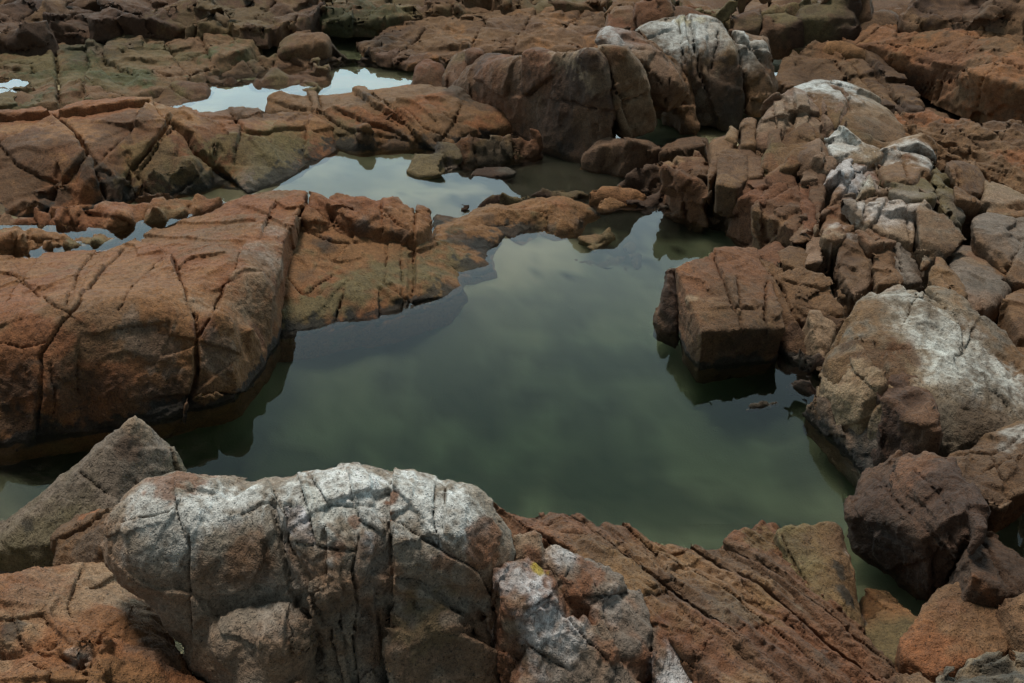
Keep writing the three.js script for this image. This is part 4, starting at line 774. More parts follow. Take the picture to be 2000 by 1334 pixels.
boulder('white_boulder', 'big rounded white-crusted boulder on the right bank', [1675, 582, -4.0, 1700, 565, -4.12, 1740, 551, -4.2, 1790, 549, -4.2, 1825, 578, -4.0, 1880, 622, -3.85, 1960, 690, -3.66, 2060, 775, -3.5, 2060, 830, -3.3, 1950, 855, -3.2, 1860, 875, -3.15, 1790, 870, -3.2, 1645, 640, -3.9, 1618, 720, -3.7, 1640, 765, -3.6, 1700, 770, -3.42, 1800, 680, -3.66, 1900, 715, -3.5, 1760, 740, -3.5, 1850, 800, -3.28, 1960, 770, -3.38],
  { seed: 25, col: ['grey', 'buff', 'tan'], k: 0.014, base: 0, facet: 0.05, facetSize: 0.4, amp: 0.8, blend: 0, more: [{ p: [1800, 549, -4.24, 1830, 552, -4.2, 1870, 566, -4.12, 1930, 610, -3.97, 1990, 676, -3.77, 2060, 752, -3.62, 2060, 785, -3.52, 1965, 694, -3.66, 1885, 628, -3.84, 1835, 588, -3.98], k: 0.012, base: 0 }],
    cracks: [[1.6, 1758, 555, 1790, 580, 1830, 605, 1870, 630, 1920, 665, 1970, 710, 2000, 740], [0.7, 1788, 588, 1775, 610, 1770, 620], [0.8, 1810, 560, 1850, 600, 1880, 630], [0.6, 1810, 655, 1850, 675, 1855, 690], [0.6, 1800, 685, 1850, 690, 1890, 680, 1900, 650], [0.6, 1890, 680, 1900, 700, 1940, 730], [0.5, 1910, 725, 1935, 765, 1960, 790], [0.5, 1880, 640, 1890, 665]],
    spots: [['white', 1760, 575, 0.13, 0.7], ['white', 1830, 640, 0.16, 0.85], ['white', 1900, 690, 0.17, 0.9], ['white', 1860, 700, 0.14, 0.85], ['white', 1940, 730, 0.14, 0.8], ['white', 1850, 740, 0.10, 0.6], ['white', 1990, 760, 0.12, 0.6], ['tan', 1690, 610, 0.09, 0.7], ['umber', 1660, 680, 0.06, 0.7], ['brown', 1720, 700, 0.13, 0.9], ['rust', 1740, 690, 0.06, 0.5], ['slate', 1850, 840, 0.14, 0.6], ['umber', 1920, 830, 0.1, 0.5], ['yellow', 1885, 668, 0.014, 0.9], ['green', 1850, 672, 0.012, 0.8], ['rust', 1745, 562, 0.05, 0.5], ['brown', 1900, 640, 0.06, 0.5]] });
boulder('brown_chunk', 'rough brown broken chunk at the foot of the big white boulder', [1715, 740, -3.5, 1760, 726, -3.52, 1800, 735, -3.48, 1828, 790, -3.26, 1832, 828, -3.15, 1790, 825, -3.16, 1740, 795, -3.28], { seed: 26, col: ['umber', 'brown'], facet: 0.15, facetSize: 0.1, base: 0.02 });
boulder('buff_block', 'fractured buff block under the brown face of the white boulder', [1620, 700, -3.8, 1660, 690, -3.72, 1720, 720, -3.5, 1730, 750, -3.42, 1690, 768, -3.42, 1610, 765, 0.14, 1608, 740, 0.16], { seed: 27, col: ['tan', 'buff', 'brown'], base: 0, cracks: [[0.7, 1655, 695, 1670, 730, 1700, 755], [0.5, 1690, 740, 1710, 730]] });
boulder('grey_slab', 'grey slab with one dark flat side dipping into the pool', [1600, 772, 0.12, 1640, 764, 0.17, 1700, 756, 0.21, 1752, 810, 0.22, 1790, 848, 0.2, 1815, 885, 0.14, 1795, 908, 0.06, 1700, 925, 0.0, 1640, 850, 0.0], { seed: 28, tide: 0.03, col: ['grey', 'tan', 'olive'], k: 0.006, base: -0.2, facet: 0.06, cracks: [[0.6, 1720, 790, 1760, 800, 1780, 830], [0.6, 1745, 850, 1790, 860]], spots: [['slate', 1660, 800, 0.14, 0.7], ['slate', 1720, 870, 0.14, 0.7], ['black', 1700, 910, 0.08, 0.6]] });  // shadow along the waterline is painted in by tide
boulder('rim_rock', 'broken rusty rock at the right edge above the dark boulder', [1832, 906, -3.0, 1870, 882, -3.06, 1905, 865, -3.12, 1960, 830, -3.22, 2060, 805, -3.2, 2060, 920, -2.85, 2000, 965, -2.75, 1960, 985, -2.7, 1905, 965, -2.75, 1860, 935, -2.88], { seed: 29, col: ['tan', 'brown', 'pink'], facet: 0.12, facetSize: 0.14, base: 0.1, flare: -0.3, cracks: [[0.8, 1880, 890, 1930, 890, 1980, 860], [0.7, 1940, 900, 1960, 940, 1975, 970], [0.6, 1900, 930, 1960, 910, 2000, 890]], spots: [['white', 1985, 850, 0.06, 0.6], ['white', 1960, 870, 0.04, 0.5], ['umber', 1900, 950, 0.08, 0.6]] });
boulder('dark_boulder', 'dark brown fractured boulder at the lower right edge of the pool', [1650, 1000, -2.84, 1668, 965, -2.92, 1702, 920, -2.98, 1750, 900, -2.92, 1800, 893, -2.88, 1845, 910, -2.78, 1872, 960, -2.62, 1915, 1030, -2.44, 1890, 1078, -2.42, 1850, 1135, 0.0, 1790, 1120, 0.0, 1690, 1085, 0.0], { seed: 30, col: ['umber', 'brown', 'umber'], base: -0.1, flare: -0.3, back: 0.12, facet: 0.10, facetSize: 0.15, k: 0.01, cracks: [[0.9, 1715, 935, 1750, 980, 1790, 1020, 1830, 1060, 1860, 1090], [0.8, 1790, 925, 1830, 960, 1860, 1000], [0.7, 1680, 1010, 1710, 1050, 1750, 1090], [0.8, 1910, 1035, 1870, 1080, 1840, 1130]], spots: [['rust', 1780, 920, 0.1, 0.4], ['black', 1720, 1050, 0.15, 0.4]] });
boulder('dark_boulder', 'second dark block at the right edge below the rusty rim rock', [1905, 1035, -2.6, 1940, 1048, -2.6, 2000, 1090, -2.5, 2060, 1150, -2.35, 1990, 1165, -2.28, 1900, 1125, -2.3, 1885, 1085, -2.43], { seed: 31, facet: 0.04, amp: 0.3, col: ['umber', 'brown', 'rust'], base: -0.1, cracks: [[0.8, 1930, 1060, 1950, 1100, 1980, 1140]] });
boulder('flat_plate', 'flat orange-brown five-sided stone plate in the lower right corner', [1835, 1135, 0.24, 1895, 1135, 0.24, 1955, 1165, 0.24, 1985, 1225, 0.22, 2008, 1256, 0.21, 1885, 1290, 0.2, 1830, 1322, 0.17, 1762, 1285, 0.15, 1755, 1255, 0.15, 1800, 1185, 0.2], { seed: 32, category: 'slab', col: ['sand', 'orange', 'tan'], base: 0.02, flare: -0.1, k: 0.006, facet: 0.02, amp: 0.3, spots: [['brown', 1860, 1170, 0.06, 0.6], ['rust', 1850, 1190, 0.04, 0.4]] });
boulder('brown_chunk', 'brown chunk at the right edge beside the five-sided plate', [1962, 1165, 0.28, 2000, 1150, 0.32, 2060, 1150, 0.35, 2060, 1240, 0.32, 1995, 1255, 0.25, 1975, 1210, 0.25], { seed: 33, col: ['brown', 'tan'], base: 0 });
boulder('grey_rock', 'grey banded rock in the bottom right corner', [1880, 1300, 0.30, 1930, 1284, 0.34, 2060, 1262, 0.40, 2060, 1420, 0.5, 1900, 1420, 0.46, 1850, 1345, 0.36], { seed: 34, col: ['slate', 'grey', 'buff'], base: 0, facet: 0.2, facetSize: 0.12, cracks: [[0.7, 1910, 1310, 1960, 1295, 2000, 1295]] });
boulder('sunken_slab', 'ochre slab lying just under the water between ledge and dark boulder', [1690, 1150, -0.02, 1740, 1165, -0.02, 1800, 1215, 0.02, 1770, 1290, 0.05, 1720, 1290, 0.03, 1685, 1230, 0.0], { seed: 35, category: 'slab', col: ['olive', 'sand'], base: -0.2, facet: 0.03, amp: 0.3 });
boulder('brown_chunk', 'small brown splinter of rock below the five-sided plate', [1760, 1310, 0.22, 1800, 1300, 0.25, 1850, 1340, 0.3, 1840, 1400, 0.34, 1760, 1400, 0.3], { seed: 36, col: ['brown', 'tan', 'umber'], base: 0, facet: 0.25, facetSize: 0.1 });
for (const [p, what] of [[[1458, 792, 0.005, 1475, 784, 0.02, 1522, 778, 0.02, 1518, 788, 0.0, 1470, 797, 0.0], 'long and low, breaking the surface below the squared boulder'], [[1525, 778, 0.01, 1545, 765, 0.04, 1575, 762, 0.04, 1570, 775, 0.0], 'the one nearest the grey slab']])
  boulder('small_stone', 'small wet dark stone, ' + what, p, { seed: 37 + p[0], category: 'stone', group: 'small stones breaking the water', col: ['umber', 'slate'], base: -0.04, k: 0.004, flare: 0.2, vox: 0.006, amp: 0.1, rough: 0.2, facet: 0 });

// ---- boulder pile behind the right bank ----
const PILE = [
  ['domed_boulder', 'large dome with a white top at the back of the boulder pile', [1532, 190, -6.75, 1560, 166, -6.85, 1612, 153, -6.9, 1660, 160, -6.85, 1700, 180, -6.75, 1740, 207, -6.6, 1755, 245, -6.4, 1790, 292, -6.1, 1750, 302, -6.0, 1680, 297, -6.0, 1645, 240, -6.25, 1640, 200, -6.45], { back: 0.3, k: 0.03, facet: 0.05, col: ['tan', 'olive', 'buff'], cracks: [[0.8, 1620, 160, 1640, 175, 1655, 200], [0.7, 1690, 262, 1720, 275, 1760, 280], [0.7, 1655, 205, 1645, 230]], spots: [['white', 1600, 165, 0.25, 0.95], ['white', 1560, 175, 0.15, 0.9], ['white', 1660, 172, 0.2, 0.95], ['white', 1640, 195, 0.12, 0.8], ['buff', 1710, 190, 0.15, 0.7], ['tan', 1690, 220, 0.2, 0.5], ['slate', 1700, 255, 0.15, 0.4]] }],
  ['cleft_boulder', 'rounded pinkish boulder split by upright clefts in front of the white dome', [1475, 250, -6.35, 1490, 207, -6.55, 1520, 188, -6.65, 1600, 185, -6.65, 1648, 205, -6.55, 1652, 240, -6.3, 1600, 244, -6.2, 1550, 247, -6.2, 1500, 290, -6.08, 1476, 285, -6.15], { back: 0.3, k: 0.02, col: ['pink', 'tan', 'buff'], cracks: [[1.2, 1550, 190, 1555, 220, 1550, 240], [1.2, 1597, 188, 1605, 215, 1612, 240], [1.4, 1618, 190, 1625, 220, 1640, 242], [0.5, 1510, 200, 1515, 240]], spots: [['buff', 1530, 205, 0.15, 0.5], ['white', 1560, 192, 0.1, 0.4], ['rust', 1500, 270, 0.1, 0.5]] }],
  ['brown_boulder', 'smooth grey-brown boulder under the cleft boulder', [1490, 325, -5.85, 1510, 272, -6.1, 1560, 243, -6.25, 1600, 247, -6.22, 1612, 275, -6.05, 1570, 305, -5.85, 1550, 328, -5.75, 1520, 335, -5.75], { back: 0.25, col: ['tan', 'olive', 'brown'], cracks: [[0.8, 1585, 245, 1595, 262, 1600, 280]], spots: [['rust', 1500, 315, 0.08, 0.7], ['rust', 1545, 318, 0.07, 0.6]] }],
  ['white_chip', 'small flat white-topped rock near the middle of the pile', [1612, 278, -5.95, 1642, 268, -6.05, 1682, 290, -5.95, 1706, 310, -5.85, 1690, 318, -5.75, 1640, 316, -5.75], { back: 0.2, col: ['buff', 'white', 'pink'], spots: [['white', 1650, 285, 0.2, 0.9], ['pink', 1670, 312, 0.06, 0.7]] }],
  ['brown_chunk', 'angular reddish chunk left of the small white-topped rock', [1560, 312, -5.75, 1600, 284, -5.88, 1613, 302, -5.8, 1632, 322, -5.7, 1600, 348, -5.55, 1565, 352, -5.55], { back: 0.2, col: ['brown', 'pink', 'rust'], cracks: [[0.8, 1607, 290, 1606, 320]] }],
  ['crackled_boulder', 'rounded white and orange boulder crossed by dark veins', [1608, 380, -5.4, 1613, 345, -5.55, 1622, 326, -5.65, 1655, 314, -5.75, 1700, 320, -5.72, 1726, 336, -5.62, 1738, 372, -5.4, 1660, 398, -5.28, 1612, 412, -5.25], { back: 0.25, k: 0.02, col: ['buff', 'pink', 'tan'], cracks: [[1.0, 1700, 325, 1675, 340, 1655, 365, 1635, 385, 1615, 405], [0.7, 1675, 338, 1695, 355, 1710, 380], [0.8, 1640, 402, 1690, 390, 1735, 375], [0.6, 1690, 355, 1672, 385]], spots: [['white', 1645, 335, 0.18, 0.9], ['white', 1670, 360, 0.12, 0.6], ['rust', 1720, 345, 0.08, 0.7], ['tan', 1620, 390, 0.1, 0.6]] }],
  ['white_cap_boulder', 'white-capped boulder with rusty stain right of the veined boulder', [1710, 306, -5.8, 1740, 290, -5.9, 1790, 280, -5.95, 1816, 290, -5.9, 1832, 322, -5.7, 1826, 352, -5.5, 1800, 364, -5.42, 1740, 356, -5.5, 1722, 325, -5.65], { back: 0.25, k: 0.02, col: ['tan', 'buff', 'brown'], cracks: [[0.9, 1755, 292, 1765, 320, 1768, 350], [0.8, 1728, 330, 1755, 310]], spots: [['white', 1790, 295, 0.16, 0.95], ['white', 1805, 315, 0.1, 0.7], ['white', 1735, 305, 0.1, 0.7], ['rust', 1772, 305, 0.05, 0.8]] }],
  ['flat_stone', 'small flat grey stone below the white-capped boulder', [1726, 362, -5.35, 1760, 358, -5.42, 1800, 364, -5.4, 1820, 378, -5.3, 1818, 392, -5.2, 1780, 390, -5.2], { back: 0.12, col: ['olive', 'grey'] }],
  ['pale_boulder', 'pale grey boulder with branching cracks below the veined boulder', [1655, 402, -5.2, 1700, 385, -5.3, 1760, 378, -5.35, 1790, 382, -5.3, 1802, 412, -5.1, 1800, 475, -4.82, 1760, 465, -4.88, 1700, 440, -5.0], { back: 0.2, col: ['grey', 'buff', 'tan'], cracks: [[0.9, 1735, 382, 1725, 405, 1708, 430], [0.6, 1690, 392, 1688, 420], [0.6, 1770, 400, 1775, 440], [0.5, 1700, 400, 1740, 395]], spots: [['white', 1740, 400, 0.15, 0.5], ['white', 1690, 405, 0.1, 0.4]] }],
  ['pink_boulder', 'pinkish pointed boulder right of the pale cracked boulder', [1800, 400, -5.15, 1840, 425, -5.1, 1872, 470, -4.9, 1862, 488, -4.8, 1825, 510, -4.68, 1800, 525, -4.62, 1795, 450, -4.9], { back: 0.15, col: ['pink', 'tan', 'grey'], spots: [['rust', 1862, 465, 0.05, 0.7], ['umber', 1850, 490, 0.08, 0.5]] }],
  ['orange_stone', 'small orange and grey stone in the middle of the pile', [1600, 445, -5.1, 1610, 412, -5.25, 1640, 402, -5.3, 1665, 415, -5.2, 1665, 445, -5.0, 1630, 472, -4.88, 1610, 467, -4.9], { back: 0.15, col: ['tan', 'rust', 'buff'], facet: 0.2, facetSize: 0.12, spots: [['white', 1635, 440, 0.05, 0.5], ['rust', 1645, 415, 0.06, 0.6]] }],
  ['orange_stone', 'low reddish stone right of the small orange and grey stone', [1670, 440, -5.05, 1700, 437, -5.08, 1745, 450, -5.0, 1750, 472, -4.85, 1700, 480, -4.8, 1680, 462, -4.9], { back: 0.12, col: ['pink', 'rust', 'brown'], facet: 0.18, facetSize: 0.12, cracks: [[0.8, 1720, 445, 1722, 475]] }],
  ['round_stone', 'round brown stone above the tilted rock', [1565, 472, -4.95, 1580, 450, -5.05, 1605, 448, -5.05, 1620, 475, -4.9, 1602, 512, -4.72, 1575, 515, -4.7], { back: 0.12, col: ['tan', 'pink'] }],
  ['upright_stone', 'upright brown stone with a pale knob between the round stone and ribbed stones', [1635, 468, -4.93, 1655, 452, -5.0, 1678, 460, -4.95, 1690, 500, -4.75, 1702, 562, -4.48, 1665, 575, -4.42, 1640, 525, -4.63], { back: 0.12, col: ['brown', 'tan', 'pink'], facet: 0.15, facetSize: 0.12, spots: [['white', 1660, 462, 0.05, 0.7]] }],
  ['ribbed_stone', 'left of two upright ribbed stones behind the white boulder', [1700, 492, -4.8, 1715, 480, -4.85, 1736, 486, -4.82, 1757, 552, -4.48, 1718, 556, -4.46], { back: 0.15, col: ['brown', 'tan'], facet: 0.15, facetSize: 0.1, cracks: [[0.6, 1705, 525, 1745, 525]] }],
  ['ribbed_stone', 'right of two upright ribbed stones behind the white boulder', [1736, 478, -4.9, 1757, 481, -4.86, 1797, 552, -4.55, 1762, 554, -4.5], { back: 0.15, col: ['tan', 'grey'], facet: 0.12, facetSize: 0.1, cracks: [[0.9, 1748, 480, 1762, 515, 1775, 550]] }],
  ['brown_chunk', 'triangular brown chunk at the left end of the stones above the tilted rock', [1532, 496, -4.9, 1565, 468, -5.02, 1585, 518, -4.75, 1560, 528, -4.7, 1540, 520, -4.75], { back: 0.1, col: ['tan', 'brown'] }],
  ['brown_chunk', 'small rusty pointed chunk directly behind the squared boulder', [1482, 498, -5.0, 1515, 480, -5.05, 1534, 508, -4.85, 1515, 520, -4.8], { back: 0.1, col: ['brown', 'rust'] }],
  ['smooth_boulder', 'smooth rounded pinkish boulder behind the right end of the white boulder', [1848, 505, -4.75, 1880, 485, -4.87, 1920, 490, -4.85, 1950, 525, -4.68, 1978, 562, -4.45, 1960, 582, -4.3, 1900, 605, -4.15, 1860, 565, -4.35], { back: 0.25, k: 0.02, col: ['pink', 'grey', 'tan'], facet: 0.06, spots: [['buff', 1890, 500, 0.1, 0.6], ['slate', 1930, 560, 0.1, 0.5], ['rust', 1910, 500, 0.06, 0.5]] }],
  ['wedge_stone', 'rusty wedge-shaped stone lying left of the smooth pinkish boulder', [1820, 548, -4.45, 1828, 520, -4.56, 1850, 530, -4.5, 1888, 578, -4.25, 1880, 590, -4.18, 1835, 565, -4.33], { back: 0.12, col: ['tan', 'rust'], facet: 0.16, facetSize: 0.12 }],
  ['edge_boulder', 'brown boulder cut by the right edge above the white boulder', [1962, 562, -4.4, 2060, 545, -4.45, 2060, 690, -3.92, 1992, 652, -4.0, 1966, 605, -4.18], { back: 0.1, col: ['tan', 'rust', 'brown'], spots: [['umber', 1990, 640, 0.1, 0.5]] }],
  ['edge_boulder', 'large grey boulder cut by the right edge at mid height', [1905, 442, -5.0, 1930, 425, -5.15, 2060, 420, -5.15, 2060, 560, -4.5, 1980, 552, -4.5, 1930, 492, -4.72], { back: 0.2, col: ['grey', 'tan', 'buff'], facet: 0.08, cracks: [[0.8, 1990, 490, 1970, 530], [0.5, 1920, 450, 1980, 445]] }],
  ['pale_wedge', 'pale leaning wedge above the large grey boulder at the right edge', [1922, 392, -5.35, 1928, 367, -5.5, 1962, 376, -5.45, 2010, 408, -5.28, 2030, 422, -5.2, 1920, 422, -5.18], { back: 0.15, col: ['buff', 'olive', 'tan'] }],
  ['brown_boulder', 'dark brown slanting block behind the pale leaning wedge', [1860, 335, -5.6, 1900, 332, -5.7, 1928, 370, -5.5, 1920, 395, -5.3, 1870, 392, -5.25], { back: 0.2, col: ['brown', 'tan'], cracks: [[0.6, 1870, 345, 1895, 385]] }],
  ['grey_stone', 'narrow grey stone with pale chips right of the white-capped boulder', [1825, 330, -5.65, 1850, 345, -5.6, 1868, 420, -5.2, 1880, 435, -5.1, 1855, 435, -5.08, 1832, 385, -5.3], { back: 0.12, col: ['grey', 'olive', 'slate'], facet: 0.2, facetSize: 0.12, spots: [['white', 1848, 355, 0.05, 0.7], ['white', 1838, 320, 0.05, 0.6]] }],
  ['jagged_boulder', 'tall rusty jagged boulder standing at the head of the pool', [1478, 415, -5.33, 1500, 345, -5.7, 1530, 328, -5.8, 1556, 345, -5.68, 1567, 400, -5.35, 1563, 455, -5.05, 1545, 482, 0.02, 1500, 474, 0.0, 1484, 455, 0.03], { back: 0.15, col: ['brown', 'rust', 'tan'], facet: 0.18, facetSize: 0.14, cracks: [[1.0, 1510, 385, 1535, 375, 1558, 360], [0.7, 1482, 350, 1485, 400], [0.6, 1540, 420, 1560, 410]] }],
  ['narrow_stone', 'narrow upright rusty stone right of the jagged boulder', [1562, 360, -5.6, 1575, 352, -5.65, 1580, 400, -5.35, 1595, 440, -5.12, 1570, 458, -5.0, 1563, 400, -5.32], { back: 0.15, col: ['brown', 'tan', 'rust'], facet: 0.14, facetSize: 0.12 }],
  ['narrow_stone', 'second upright rusty stone left of the veined boulder', [1580, 345, -5.62, 1605, 332, -5.7, 1612, 345, -5.6, 1608, 400, -5.3, 1598, 430, -5.15, 1583, 395, -5.35], { back: 0.15, col: ['tan', 'brown', 'rust'], facet: 0.14, facetSize: 0.12 }],
  ['brown_boulder', 'rounded rusty boulder left of the jagged boulder', [1428, 378, -5.65, 1450, 355, -5.78, 1482, 340, -5.85, 1500, 350, -5.72, 1492, 400, -5.4, 1480, 435, 0.04, 1440, 405, 0.05], { back: 0.15, col: ['brown', 'rust'], facet: 0.18, facetSize: 0.14 }],
  ['angular_block', 'largest angular brown block left of the smooth grey-brown boulder', [1400, 302, -6.05, 1420, 288, -6.15, 1460, 305, -6.0, 1464, 345, -5.75, 1440, 368, -5.6, 1402, 360, -5.65], { back: 0.2, k: 0.007, facet: 0.04, col: ['brown', 'tan'] }],
  ['angular_block', 'pale angular block between the largest angular block and smooth boulder', [1440, 289, -6.15, 1465, 285, -6.15, 1496, 325, -5.85, 1490, 342, -5.74, 1463, 346, -5.74, 1462, 306, -6.0], { back: 0.15, k: 0.007, facet: 0.04, col: ['tan', 'brown'] }],
  ['angular_block', 'angular block at the left end above the rusty jagged rocks', [1385, 288, -6.2, 1412, 270, -6.3, 1436, 272, -6.3, 1436, 286, -6.18, 1402, 305, -6.04, 1386, 350, -5.78], { back: 0.2, k: 0.007, facet: 0.04, col: ['tan', 'brown'] }],
  ['angular_block', 'upright angular block against the left foot of the cleft boulder', [1445, 247, -6.4, 1455, 236, -6.45, 1477, 238, -6.4, 1477, 286, -6.13, 1446, 284, -6.14], { back: 0.2, k: 0.007, facet: 0.04, col: ['brown', 'tan'] }],
  ['angular_block', 'smallest angular block perched above the others', [1413, 268, -6.28, 1428, 250, -6.4, 1444, 258, -6.35, 1441, 276, -6.22], { back: 0.12, k: 0.006, facet: 0.04, col: ['tan', 'buff'] }],
  ['jagged_rock', 'rusty crumbling rock at the far right shore of the pool', [1300, 332, -6.0, 1330, 318, -6.2, 1355, 305, -6.3, 1382, 330, -6.05, 1384, 372, -5.8, 1340, 384, 0.01, 1303, 368, 0.03], { back: 0.2, col: ['brown', 'rust', 'tan'], facet: 0.35, facetSize: 0.1 }],
  ['jagged_rock', 'low crumbling rock at the far shore left of the rusty one', [1212, 366, 0.02, 1235, 340, 0.1, 1270, 325, 0.15, 1300, 328, 0.15, 1312, 368, 0.01, 1260, 374, 0.0], { back: 0.1, col: ['brown', 'umber', 'tan'], facet: 0.35, facetSize: 0.1 }],
  ['jagged_rock', 'dark jagged rock shelf along the right shore below the rounded rusty boulder', [1318, 388, 0.02, 1360, 370, 0.12, 1420, 378, 0.15, 1475, 410, 0.12, 1495, 468, 0.02, 1440, 450, 0.0, 1380, 408, 0.0], { col: ['brown', 'umber', 'tan'], facet: 0.35, facetSize: 0.12, base: -0.15 }],
  ['flat_stone', 'flat orange stone at the right end of the spit', [1146, 380, 0.05, 1165, 367, 0.08, 1225, 363, 0.08, 1262, 377, 0.06, 1270, 388, 0.03, 1240, 400, 0.0, 1175, 394, 0.01], { col: ['orange', 'sand'], base: -0.1, facet: 0.1, facetSize: 0.15 }],
  ['flat_stone', 'small tan stone between the spit and the flat orange stone', [1160, 405, 0.0, 1172, 390, 0.03, 1205, 388, 0.04, 1215, 402, 0.0, 1180, 410, 0.0], { col: ['sand', 'tan'], base: -0.1, facet: 0.2, facetSize: 0.1 }],
  ['small_stone', 'small doubled stone in the water off the tip of the spit', [1135, 466, 0.0, 1160, 448, 0.04, 1185, 452, 0.03, 1192, 460, 0.01, 1160, 478, 0.0], { col: ['olive', 'tan'], base: -0.1, cracks: [[0.8, 1138, 460, 1165, 450]] }],
  ['small_stone', 'small dark stones showing above water at the head of the pool', [1235, 398, 0.0, 1260, 388, 0.02, 1300, 392, 0.02, 1310, 402, 0.0, 1270, 407, 0.0], { col: ['umber', 'slate'], base: -0.1, facet: 0.35, facetSize: 0.08 }],
  ['dark_rock', 'long low dark rock along the near shore of the upper pool', [914, 408, 0.0, 940, 396, 0.03, 985, 384, 0.05, 1035, 378, 0.03, 1045, 388, 0.0, 980, 402, 0.0], { col: ['slate', 'umber', 'olive'], base: -0.1, facet: 0.2, facetSize: 0.12 }],
  ['dark_rock', 'thin dark strip of rock between upper pool and the dark cave water', [1035, 382, 0.0, 1070, 374, 0.03, 1130, 372, 0.03, 1150, 380, 0.01, 1100, 388, 0.0], { col: ['umber', 'olive'], base: -0.1, facet: 0.2, facetSize: 0.12 }],
  ['dark_rock', 'dark lens-shaped rock awash in the upper pool', [917, 340, 0.0, 925, 324, 0.04, 955, 318, 0.06, 990, 325, 0.04, 1005, 340, 0.01, 960, 345, 0.0], { col: ['umber', 'slate'], base: -0.1 }],
  ['wet_rock', 'grey wet rounded rock at the far side of the upper pool', [845, 318, 0.0, 850, 298, 0.06, 885, 285, 0.09, 905, 300, 0.07, 912, 325, 0.0, 880, 336, 0.0], { col: ['slate', 'olive', 'grey'], base: -0.1, cracks: [[0.8, 862, 300, 870, 325]] }],
  ['wet_rock', 'flat wet rock awash left of the grey rounded rock', [800, 338, 0.0, 815, 320, 0.03, 850, 316, 0.04, 870, 330, 0.02, 860, 344, 0.0, 820, 346, 0.0], { col: ['slate', 'olive'], base: -0.1 }],
];
PILE.forEach(([name, label, p, o], i) => boulder(name, label, p, { seed: 50 + i, amp: 0.2, rough: 0.5, facet: 0.16, facetSize: 0.3, k: 0.003, category: /stone|chip/.test(name) ? 'stone' : 'boulder', flare: -0.14, ...o }));

